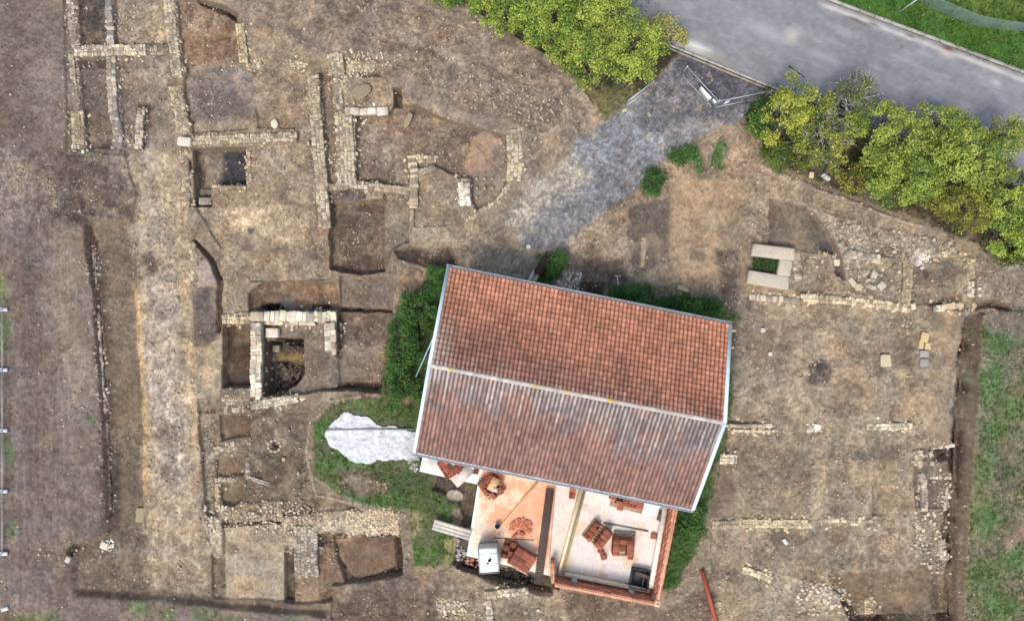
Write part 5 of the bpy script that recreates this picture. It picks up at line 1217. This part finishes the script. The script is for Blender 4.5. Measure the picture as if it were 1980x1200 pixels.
# black crate with boards
cr = empty('black_crate', P(1235, 1115, ZS), -R_(10)); tag(cr, 'open black crate with red brown slats in the lower right corner of the white room', 'crate')
mb = MB(); mb.box((0, 0, .04), (1.0, 1.05, .05), 0, (58, 60, 66))
for s_ in (-1, 1): mb.box((s_ * .5, 0, .2), (.05, 1.1, .36), 0, (70, 72, 80)); mb.box((0, s_ * .54, .2), (1.0, .05, .36), 0, (70, 72, 80))
mb.box((.2, 0, .24), (.04, 1.0, .28), 0, (84, 84, 90)); mb.build('tray', mat('black_plastic'), cr)
for i, (y_, c) in enumerate(((.32, (150, 100, 86)), (.24, (120, 88, 80)), (.36, (96, 90, 90)))):
    mb = MB(); mb.bar((-.3, y_ + .04, .34 + .03 * i), (.5, y_ - .08, .34 + .03 * i), .07, .025, c); mb.build('slat', WD, cr)
# red beam on the ground
a, b = G(1358, 1102, .2), G(1386, 1206, .2); mb = MB(); d = (b - a).normalized(); nn = Vector((-d.y, d.x, 0))
mb.bar(a, b, .04, .2, (150, 80, 64)); mb.bar(a + Vector((0, 0, .1)), b + Vector((0, 0, .1)), .13, .03, (156, 84, 66)); mb.bar(a + Vector((0, 0, -.1)), b + Vector((0, 0, -.1)), .24, .03, (160, 76, 56))
tag(mb.build('steel_beam', mat('red_oxide', attr=True, rough=.7, var=.15, vscale=5)), 'long rust red steel beam lying at the bottom edge right of the annex', 'beam')
# dark culvert log with pale planks north of the roof
a, b = G(1040, 530, .22), G(1064, 492, .22); mb = MB(); mb.tube(a, b, .3, 14, (66, 50, 48), .26)
for i in range(5): mb.tube(a.lerp(b, .1 + .2 * i), a.lerp(b, .13 + .2 * i), .315, 14, (84, 66, 62), .31)
tag(mb.build('log', mat('dark_bark', attr=True, rough=.9, bump=.8, bscale=9, var=.4, vscale=6)), 'dark rotten log lying in the weeds by the north eave', 'log')
for i, (p0, p1, c) in enumerate((((1022, 545), (1035, 522), (206, 198, 184)), ((1030, 547), (1044, 527), (186, 176, 158)))):
    a, b = G(*p0, .15), G(*p1, .15 + .01 * i); mb = MB(); mb.bar(a, b, .22, .07, c)
    tag(mb.build('plank', WD), ('paler' if i == 0 else 'darker') + ' of two short planks sticking out below the dark log at the north eave', 'plank')
for (p0, p1, lab) in (((1408, 639), (1423, 639), 'light plank end sticking out past the upper right corner of the roof'), ((1408, 671), (1419, 672), 'shorter plank end sticking out past the right roof edge')):
    a, b = P(*p0, .5), P(*p1, .5); mb = MB(); mb.bar(a - Vector((.4, 0, 0)), b, .12, .06, (222, 196, 156)); tag(mb.build('plank', WD), lab, 'plank')
for (p0, p1, lab) in (((482, 921), (522, 934), 'upper of two weathered laths lying beside the middle small pit'), ((486, 926), (520, 938), 'lower of two weathered laths lying beside the middle small pit')):
    a, b = G(*p0, .08), G(*p1, .08); mb = MB(); mb.bar(a, b, .07, .04, (184, 172, 158)); tag(mb.build('lath', WD), lab, 'lath')
a, b = G(1193, 533, .1), G(1197, 556, .1); mb = MB(); mb.tube(a, b, .035, 8, (190, 180, 170)); mb.tube(G(1188, 533, .12), G(1200, 534, .12), .035, 8, (190, 180, 170))
tag(mb.build('stake', WD), 'pale T shaped stake lying in the grass north of the roof', 'stake')
# pale gravel patch with pipe, west of the house
hp = [(627, 838), (640, 816), (660, 798), (672, 794), (686, 802), (716, 804), (728, 812), (742, 818), (775, 824), (810, 832), (822, 870), (806, 890), (780, 888), (740, 892), (705, 894), (680, 892), (662, 878), (650, 868), (636, 860)]
hm = full_mask(hp, 5, .6)
hz = smooth(hm * 1.2) * .1 + (fbm(X, Y, .25, 901, 3) - .5) * .08
HC = np.empty(C.shape); HC[:] = lin((200, 203, 205)); HC *= np.exp((fbm(X, Y, .3, 911, 4, .6) - .5) * .7)[..., None]
fm = np.exp(-((PX - 720) / 60) ** 2 - ((PY - 872) / 14) ** 2) * (np.sin(PX * .42) > .2) * .35 * vn(X, Y, .3, 77)
HC = HC * (1 - fm[..., None]) + lin((160, 170, 182)) * fm[..., None]
sp_ = (rng.random(X.shape) < .05) * .4; HC *= (1 - sp_)[..., None]
HC = HC * (1 - smooth((PX - 770) / 40)[..., None] * .3)
ho = subset('chalk_patch', hm > .5, 0, np.clip(HC, .05, .85), mat('chalk', attr=True, rough=.95, bump=.4, bscale=20, var=.06, vscale=10))
me = ho.data; nv = len(me.vertices); cc2 = np.empty(nv * 3, np.float32); me.vertices.foreach_get('co', cc2); cc2 = cc2.reshape(-1, 3)
ii = np.clip(np.rint((cc2[:, 0] - dx[0]) / ST).astype(int) + len(co), 0, nxs - 1); jj = np.clip(np.rint((cc2[:, 1] - dy[0]) / ST).astype(int) + len(co), 0, nys - 1)
cc2[:, 2] += np.maximum(hz[jj, ii], .015); me.vertices.foreach_set('co', cc2.ravel()); me.update()
tag(ho, 'white chalky gravel heap spread on the grass left of the roof', 'gravel', kind='stuff')
mb = MB(); a, b = G(632, 830, .14), G(800, 829, .14); mb.tube(a, b, .06, 8, (134, 138, 140))
tag(mb.build('pipe', MET), 'straight grey pipe lying across the white gravel heap', 'pipe')
# sand spots near heap
# ------------------------------------------------------------------ gate, fences
GM = mat('galvanised_steel', attr=True, rough=.45, metal=.3, var=.08, vscale=4, spec=.5)
def mesh_panel(mb, a, b, z0, z1, nv_, nh, r=.008, col=(178, 184, 188)):
    for i in range(nv_ + 1):
        p_ = a.lerp(b, i / nv_); mb.bar((p_.x, p_.y, z0), (p_.x, p_.y, z1), r, r, col)
    for j in range(nh + 1):
        z_ = z0 + (z1 - z0) * j / nh; mb.bar((a.x, a.y, z_), (b.x, b.y, z_), r, r, col)
def gate(a, b, z1, label, signs=()):
    mid = (a + b) / 2; e = empty('gate', (mid.x, mid.y, 0)); tag(e, label, 'gate'); iv = -Vector(e.location)
    mb = MB()
    for z_ in (.12, z1): mb.tube((a.x, a.y, z_), (b.x, b.y, z_), .022, 8, (176, 184, 190))
    for p_ in (a, b): mb.tube((p_.x, p_.y, .12), (p_.x, p_.y, z1), .018, 8, (150, 158, 164))
    o = mb.build('frame', GM, e); o.matrix_parent_inverse.translation = iv
    mb = MB(); mesh_panel(mb, a, b, .14, z1, int((b - a).length / .5), 2, .003, (110, 118, 126)); o = mb.build('wire_mesh', GM, e); o.matrix_parent_inverse.translation = iv
    d = (b - a); d.z = 0; d.normalize(); nn = Vector((-d.y, d.x, 0))
    for (f0, f1, z0, zz1) in signs:
        p0, p1 = a.lerp(b, f0), a.lerp(b, f1); mb = MB(); zc = (z0 + zz1) / 2; of = nn * (.05 if nn.y < 0 else -.05)
        mb.bar((p0.x + of.x, p0.y + of.y, zc), (p1.x + of.x, p1.y + of.y, zc), .015, zz1 - z0, (232, 234, 236))
        o = mb.build('sign_plate', mat('sign_paint', attr=True, rough=.5, var=.03), e); o.matrix_parent_inverse.translation = iv
    return e
gA, gB = P(1318, 144, .1), P(1376, 207, .1)
gate(gA, gB, 1.35, 'left leaf of the metal driveway gate carrying a white plate', signs=((.52, .86, .25, 1.1), (.9, 1.0, .7, 1.2)))
gC, gD = P(1381, 208, .1), P(1476, 189, .1)
gate(gC, gD, 1.35, 'right leaf of the metal driveway gate pushed open towards the shrubs', signs=((.12, .2, .5, 1.2),))
for (p_, lab) in ((gB + Vector((.06, -.02, 0)), 'gate post at the meeting point of the two gate leaves'), (gA, 'gate post half hidden under the tree beside the drive'), (gD, 'gate post beside the right shrubs')):
    mb = MB(); mb.tube((p_.x, p_.y, -.1), (p_.x, p_.y, 1.4), .035, 10, (150, 158, 164)); mb.tube((p_.x, p_.y, 1.4), (p_.x, p_.y, 1.43), .05, 10, (210, 214, 216)); tag(mb.build('gate_post', GM), lab, 'post')
mb = MB(); a, b = P(1264, 157, 1.3), P(1216, 194, 1.3); a.z = b.z = 0; mesh_panel(mb, a, b, .1, 1.3, 8, 5, .01)
for z_ in (.1, 1.3): mb.tube((a.x, a.y, z_), (b.x, b.y, z_), .035, 8, (186, 190, 194))
for p_ in (a, b): mb.tube((p_.x, p_.y, -.1), (p_.x, p_.y, 1.4), .045, 8, (150, 156, 166))
tag(mb.build('fence_panel', GM), 'short grey fence panel running from the tree down beside the drive', 'fence')
for i, (x, y) in enumerate(((1413, 224), (1386, 218), (1391, 221), (1398, 168), (1392, 228))):
    pass
# left fence
fe = empty('site_fence', P(8, 830, 0)); tag(fe, 'temporary grey fence on concrete feet along the left edge', 'fence'); iv = -Vector(fe.location)
fy = (598, 714, 831, 948, 1068)
for i, y_ in enumerate(fy):
    q = P(9, y_, .0); mb = MB(); mb.box((q.x, q.y, .12), (.55, .22, .14), 0, (186, 190, 196), .03); o = mb.build('foot', GM, fe); o.matrix_parent_inverse.translation = iv
    mb = MB(); mb.tube((q.x, q.y, .1), (q.x, q.y, 1.9), .025, 8, (176, 184, 192)); o = mb.build('post', GM, fe); o.matrix_parent_inverse.translation = iv
for i in range(4):
    a, b = P(9, fy[i], 0), P(9, fy[i + 1], 0); mb = MB(); mesh_panel(mb, a, b, .2, 1.85, 24, 8, .006, (160, 170, 178))
    for z_ in (.2, 1.85): mb.tube((a.x, a.y, z_), (b.x, b.y, z_), .02, 6, (180, 190, 200))
    o = mb.build('mesh_panel', GM, fe); o.matrix_parent_inverse.translation = iv
mb = MB(); q = P(10, 1176, .1); mb.box((q.x, q.y, .12), (.45, .25, .15), .3, (182, 186, 190), .04)
tag(mb.build('concrete_lump', GM), 'loose concrete lump lying near the bottom left corner', 'concrete')
# north-east mesh fence with green netting
ne = empty('netting_fence', P(1880, 50, 0)); tag(ne, 'curving wire fence with green netting across the north east lawn', 'fence'); iv = -Vector(ne.location)
pts = [P(x, y, 0) for x, y in ((1755, -16), (1790, 14), (1830, 32), (1870, 48), (1920, 58), (1980, 64), (2060, 66))]
mb = MB()
for a, b in zip(pts[:-1], pts[1:]):
    for k in range(14):
        p_ = a.lerp(b, k / 14); mb.bar((p_.x, p_.y, .05), (p_.x, p_.y, 1.25), .012, .012, (116, 146, 134))
    for k in range(15):
        z_ = .08 + k * .08; mb.bar((a.x, a.y, z_), (b.x, b.y, z_), .012, .012, (134, 156, 146))
o = mb.build('netting', mat('green_netting', attr=True, rough=.7), ne); o.matrix_parent_inverse.translation = iv
for p_ in pts:
    mb = MB(); mb.tube((p_.x, p_.y, -.1), (p_.x, p_.y, 1.3), .02, 8, (130, 150, 148)); o = mb.build('post', GM, ne); o.matrix_parent_inverse.translation = iv
mb = MB(); a, b = P(1738, 24, .1), P(1778, -4, 1.3); mb.tube(a, b, .045, 8, (168, 176, 186))
tag(mb.build('brace_pole', GM), 'slanting grey brace pole at the top edge of the lawn', 'pole')
mb = MB(); a, b = P(1526, 128, .0), P(1556, 150, 3.0); mb.tube(a, b, .05, 8, (92, 92, 100)); tag(mb.build('leaning_pole', GM), 'dark leaning pole sticking out above the right shrubs onto the road', 'pole')
for (p0, p1, lab) in (((1315, 1130), (1170, 1170), 'x'),):
    pass

# ------------------------------------------------------------------ grass
def grass(M, n, lab, hmin, hmax, c0, c1, name='grass'):
    """blades scattered where M (density 0..1)"""
    ii = np.clip((rng.random(n * 3) * nxs).astype(int), 15, nxs - 16); jj = np.clip((rng.random(n * 3) * nys).astype(int), 15, nys - 16)
    k = rng.random(n * 3) < M[jj, ii] * (.35 + 1.1 * (fbm(X, Y, .5, 951, 3)[jj, ii] > .47)); ii, jj = ii[k][:n], jj[k][:n]; m = len(ii)
    bx = X[jj, ii] + (rng.random(m) - .5) * ST; by = Y[jj, ii] + (rng.random(m) - .5) * ST; bz = Z[jj, ii]
    nb = 4; bx, by, bz = [np.repeat(v, nb) for v in (bx, by, bz)]; m *= nb
    tone = np.repeat(fbm(X, Y, .7, 961, 4)[jj, ii], nb)
    a = rng.random(m) * 6.3; h = (hmin + (hmax - hmin) * rng.random(m)); l = h * (.5 + .9 * rng.random(m)); wd = .012 + .014 * rng.random(m)
    bx += (rng.random(m) - .5) * .08; by += (rng.random(m) - .5) * .08
    cx_, sx_ = np.cos(a), np.sin(a)
    v0 = np.stack([bx - sx_ * wd, by + cx_ * wd, bz], -1); v1 = np.stack([bx + sx_ * wd, by - cx_ * wd, bz], -1)
    v2 = np.stack([bx + cx_ * l * .45, by + sx_ * l * .45, bz + h * .75], -1); v3 = np.stack([bx + cx_ * l, by + sx_ * l, bz + h * .8], -1)
    Vx = np.stack([v0, v1, v2, v3], 1)
    Vx[:, 2] += np.stack([sx_ * wd, -cx_ * wd, 0 * wd], -1) * .8
    Vm = np.stack([v2[:, 0] - sx_ * wd * .8, v2[:, 1] + cx_ * wd * .8, v2[:, 2]], -1)
    Vx = np.concatenate([Vx, Vm[:, None]], 1)      # 0,1,2,3,4
    off = (np.arange(m) * 5)[:, None]
    f4 = np.array([0, 1, 2, 4])[None] + off; f3 = np.array([4, 2, 3])[None] + off
    t = np.clip(tone * 1.8 - .4 + (rng.random(m) - .5) * .9, 0, 1)[:, None]
    c = lin(c0) * (1 - t) + lin(c1) * t
    dry = rng.random(m) < .035; c[dry] = lin((168, 158, 104))
    o = link(name, mesh_np(name, Vx.reshape(-1, 3), [f4, f3], np.repeat(c, 5, 0)), mat('grass_blade', attr=True, rough=.8, transl=.3, var=.1, spec=.15))
    return tag(o, lab, 'grass', kind='stuff')
def boxm(x0, y0, x1, y1):
    return GR * ((PX > x0) & (PX < x1) & (PY > y0) & (PY < y1))
grass(boxm(730, 480, 960, 800), 26000, 'tall dark green grass on the bank left of the roof', .12, .38, (50, 80, 38), (98, 128, 62))
grass(boxm(1000, 480, 1440, 1150) * (1 - (PX < 1010)), 26000, 'green grass growing along the north and right sides of the roof', .1, .32, (52, 84, 40), (104, 134, 66))
grass(boxm(590, 760, 925, 1100) * (hm < .4), 32000, 'rough grass round the white gravel heap and below it', .06, .22, (66, 96, 46), (112, 140, 74))
grass(boxm(1850, 590, 2020, 1230), 34000, 'patchy grass of the field along the right edge', .05, .14, (76, 104, 54), (122, 136, 84))
grass(boxm(1540, -30, 2020, 170) * (sdist > RW + .2), 60000, 'bright green lawn beyond the road in the top right corner', .06, .18, (54, 96, 38), (104, 134, 56))
grass(boxm(1190, 200, 1500, 480), 9000, 'weeds along the right edge of the drive', .08, .28, (46, 82, 40), (84, 120, 56))
grass(boxm(1120, 150, 1270, 240), 4000, 'dull grass strip under the fence panel by the drive', .06, .2, (80, 88, 56), (112, 116, 80))
grass(boxm(-20, 500, 620, 1230), 9000, 'sparse grass tufts along the left and bottom edges', .05, .14, (78, 98, 58), (120, 128, 84))
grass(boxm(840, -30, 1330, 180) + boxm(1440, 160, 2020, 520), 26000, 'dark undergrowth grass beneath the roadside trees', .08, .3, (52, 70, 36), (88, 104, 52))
# weeds in the slab enclosure
n = 900; qx = rng.uniform(1456, 1508, n); qy = rng.uniform(499, 525, n)
WV, WF, WC = [], [], []
for i in range(n):
    q = G(qx[i], qy[i], .02); a = rng.random() * 6.3; l = .05 + .08 * rng.random(); h = .05 + .2 * rng.random(); w_ = .03
    b = len(WV); WV += [(q.x, q.y, q.z + h * .5), (q.x + math.cos(a) * l - math.sin(a) * w_, q.y + math.sin(a) * l + math.cos(a) * w_, q.z + h), (q.x + math.cos(a) * l * 2, q.y + math.sin(a) * l * 2, q.z + h * .9), (q.x + math.cos(a) * l + math.sin(a) * w_, q.y + math.sin(a) * l - math.cos(a) * w_, q.z + h)]
    WF.append((b, b + 1, b + 2, b + 3)); k = .7 + .6 * rng.random(); WC += [lin((66 * k, 88 * k, 50 * k))] * 4
tag(link('weeds', mesh_np('weeds', WV, [np.array(WF)], np.array(WC)), mat('grass_blade')), 'leafy weeds filling the white slab enclosure', 'weeds', kind='stuff')
# ------------------------------------------------------------------ trees
LEAF = mat('leaf', attr=True, rough=.6, transl=.25, var=.08, spec=.3)
BARK = mat('bark', (120, 112, 102), rough=.95, bump=.6, bscale=12, var=.25, vscale=6)
def tree(px, py, rx, ry, rot, ht, label, c0, c1, seed, dens=1.0, bare=0.0, group='roadside trees', name='tree'):
    """crown centre px,py; radii rx,ry in photo pixels; c0 dark, c1 light leaf colour"""
    r_ = np.random.default_rng(seed); zc = ht * .62; k = (H - zc) / H / S
    ctr = P(px, py, zc); RX_, RY_ = rx * k, ry * k; th = -R_(rot)
    z0 = float(gz(ctr.x, ctr.y)); e = empty(name, (ctr.x, ctr.y, z0)); tag(e, label, name, group)
    # branch skeleton
    mb = MB(); top = ht - z0
    mb.tube((0, 0, -.2), (.05, .05, top * .35), .11 if top > 1.5 else .04, 9, (120, 112, 102), .08 if top > 1.5 else .03); mb.build('trunk', BARK, e)
    nc = int(max(30, 14 * RX_ * RY_ * PI / 1.6)); mb = MB(); cl = []
    for i in range(nc):
        a = r_.random() * 6.283; rr = math.sqrt(r_.random()) ; rr = rr * (.96 + .13 * math.sin(3 * a + seed) + .09 * math.sin(5 * a + seed * 2))
        x, y = RX_ * rr * math.cos(a), RY_ * rr * math.sin(a)
        dome = math.sqrt(max(0, 1 - min(rr, 1) ** 2 * .8))
        z = top * (.28 + .68 * dome * (1 - .5 * r_.random() ** 2.2)) + (r_.random() - .5) * .3
        x, y = x * math.cos(th) - y * math.sin(th), x * math.sin(th) + y * math.cos(th)
        cl.append((x, y, z, .15 + .2 * r_.random(), r_.random()))
    for (x, y, z, rad, t) in cl:
        m = Vector((x * .45 + (r_.random() - .5) * .3, y * .45 + (r_.random() - .5) * .3, z * .62)); s_ = Vector((0, 0, top * .2))
        mb.tube(s_, m, .035, 5, (120, 112, 102), .022); mb.tube(m, (x, y, z), .022, 5, (120, 112, 102), .008)
    if bare > 0:
        for i in range(int(160 * bare)):
            x, y, z, rad, t = cl[int(r_.integers(nc))]; a = Vector((x, y, z)) * (.6 + .4 * r_.random())
            d = Vector((r_.normal(), r_.normal(), .5 + abs(r_.normal()) * .3)).normalized() * (.4 + .6 * r_.random()); m = a + d * .5 + Vector((r_.normal(), r_.normal(), 0)) * .07
            mb.bar(a, m, .02, .02, (184, 186, 182)); mb.bar(m, a + d, .013, .013, (184, 186, 182))
    mb.build('branches', mat('branch_bark', attr=True, rough=.9, var=.2), e)
    X_, Cc = [], []
    L0, L1, YL = lin(c0), lin(c1), lin((196, 190, 92))
    for (x, y, z, rad, t) in cl:
        if r_.random() < bare * .55: continue
        m = int(150 * dens * (rad / .33) ** 2)
        d = r_.normal(size=(m, 3)); d /= np.linalg.norm(d, axis=1)[:, None]; d[:, 2] = d[:, 2] * .8 + .1
        rr = rad * (.45 + .95 * r_.random(m) ** .8); p = d * rr[:, None] + np.array([x, y, z])
        nrm = d * .7 + r_.normal(size=(m, 3)) * .5 + np.array([0, 0, .9]); nrm /= np.linalg.norm(nrm, axis=1)[:, None]
        ax = np.cross(nrm, r_.normal(size=(m, 3))); ax /= np.linalg.norm(ax, axis=1)[:, None]; ay = np.cross(nrm, ax)
        s1 = (.035 + .05 * r_.random(m) ** 1.5)[:, None]; s2 = s1 * .62
        q = np.stack([p - ax * s1, p - ay * s2, p + ax * s1, p + ay * s2], 1); X_.append(q)
        tt = np.clip(t * .85 + (r_.random(m) - .5) * .8 + .12, 0, 1)[:, None]
        c = L0 * (1 - tt) + L1 * tt
        c = np.where((r_.random(m) < (.04 if name == 'tree' else 0))[:, None], YL, c); Cc.append(np.repeat(c, 4, 0))
    X_ = np.concatenate(X_).reshape(-1, 3); n_ = len(X_) // 4
    f = np.arange(n_ * 4).reshape(n_, 4)
    link('crown', mesh_np('crown', X_, [f], np.concatenate(Cc)), LEAF, e)
D1, LT1 = (76, 104, 46), (182, 196, 90)
D2, LT2 = (66, 96, 44), (172, 194, 84)
T = [
 (862, -6, 30, 16, 20, 2.4, 'tiny tree tip leftmost in the top row at the top edge', D2, (130, 156, 62), 51, 1, 0),
 (1470, 232, 24, 34, 10, 1.4, 'low green bush at the left end of the right row beside the drive', (50, 80, 40), (104, 140, 62), 52, 1, 0),
 (1500, 300, 26, 30, 20, 1.4, 'low dark bush filling the foot of the right row near the path', (52, 76, 38), (112, 134, 60), 53, .9, .1),
 (905, -8, 60, 34, 20, 3.0, 'small dark green tree at the left tip of the top row', D2, (120, 146, 58), 1, 1, 0),
 (985, 22, 72, 46, 25, 3.4, 'leafy tree second from the left in the top row', D2, LT2, 2, 1, 0),
 (1075, 40, 66, 60, 20, 3.8, 'tree in the middle of the top row between the spoil bank and the road', D1, LT2, 3, 1, 0),
 (1155, 12, 84, 60, 20, 4.2, 'pale green tree of the top row touching the road', D1, LT1, 4, 1, 0),
 (1140, 112, 74, 50, 15, 4.0, 'tree of the top row hanging lowest over the spoil bank', D1, LT1, 5, 1.1, 0),
 (1225, 92, 64, 58, 10, 4.0, 'yellow green tree standing at the left side of the gate', D1, LT1, 6, 1, 0),
 (1283, 60, 44, 22, 20, 2.8, 'thin pinkish tipped small tree reaching from the top row over the road', (110, 120, 60), (190, 182, 110), 7, .6, .1),
 (1525, 215, 50, 62, 30, 3.8, 'yellowish leaved tree at the right side of the gate with bare grey twigs', D1, (196, 198, 84), 8, 1, .3),
 (1596, 262, 56, 70, 20, 3.8, 'half bare tree with silvery twigs between the two yellowish trees', (62, 84, 50), (166, 170, 76), 9, .8, .75),
 (1650, 190, 44, 48, 0, 3.4, 'sparse dark twiggy tree leaning over the road edge', (78, 84, 56), (128, 140, 66), 10, .7, .7),
 (1560, 290, 50, 30, 25, 2.4, 'low bush at the foot of the yellowish tree beside the gate', (64, 80, 40), (140, 150, 60), 11, .9, .2),
 (1718, 262, 66, 62, 20, 4.2, 'full green tree in the middle of the right row', D1, LT1, 12, 1.1, 0),
 (1745, 340, 80, 58, 20, 3.8, 'wide green tree on the dig side of the right row', D2, LT2, 13, 1.1, .05),
 (1815, 240, 52, 44, 20, 4.0, 'small light tree on the road side of the right row', D1, LT1, 14, 1, 0),
 (1860, 300, 78, 66, 25, 4.4, 'largest light green tree on the road side of the right row', D1, LT1, 15, 1.1, 0),
 (1935, 268, 40, 50, 10, 3.8, 'feathery light tree near the right edge overhanging the road', D1, (180, 190, 96), 16, .9, 0),
 (1850, 395, 84, 40, 18, 3.2, 'low spreading tree above the rubble room, with orange tinted leaves', (84, 90, 42), (164, 166, 70), 17, 1, .05),
 (1945, 370, 62, 58, 20, 4.0, 'bright tree at the right edge below the feathery tree', D1, LT1, 18, 1.1, 0),
 (1965, 450, 44, 46, 10, 3.4, 'lowest tree of the right row, cut by the right edge', D2, LT2, 19, 1, 0),
 (1660, 350, 46, 30, 25, 2.0, 'small olive bush drooping over the pale stones', (84, 90, 40), (160, 160, 66), 20, .9, .1),
 (1957, 492, 30, 22, 10, 1.6, 'dark low bush below the right row at the right edge', (62, 70, 40), (100, 108, 58), 21, .9, .1),
]
for (a, b, c, d, e_, f_, lab, c0, c1, sd_, dn, br) in T: tree(a, b, c, d, e_, f_, lab, c0, c1, sd_, dn, br)

G1, G2 = (40, 70, 34), (88, 126, 58)
for (a, b, c, d, e_, f_, lab, sd_) in (
 (846, 545, 20, 34, 10, 1.2, 'narrow dark green shrub at the upper left corner of the roof', 31),
 (808, 600, 40, 42, 0, 1.4, 'large dark green shrub left of the upper roof slope', 32),
 (782, 668, 34, 44, 0, 1.3, 'dark green shrub above the end of the light blue pole', 33),
 (776, 742, 34, 34, 0, 1.1, 'low green shrub between the sunken pit and the white gravel heap', 34),
 (1222, 572, 40, 16, 10, .9, 'low dark shrub under the north eave beside the T shaped stake', 35),
 (1345, 592, 44, 16, 12, .9, 'low dark shrub under the north eave near the right roof corner', 36),
 (1076, 512, 14, 24, 30, .9, 'small bright green weed bush beside the dark log', 37),
 (1262, 352, 20, 24, 0, .7, 'leafy green weed bush at the lower right edge of the drive', 38),
 (1322, 300, 26, 16, -20, .7, 'leafy green weed bush at the middle of the right drive edge', 39),
 (1338, 1010, 22, 40, 15, .9, 'green shrub squeezed beside the right brick wall', 40)):
    tree(a, b, c, d, e_, f_, lab, G1, G2, sd_, .5 if sd_ in (38, 39) else 1, 0, 'shrubs growing round the house and drive', 'shrub')
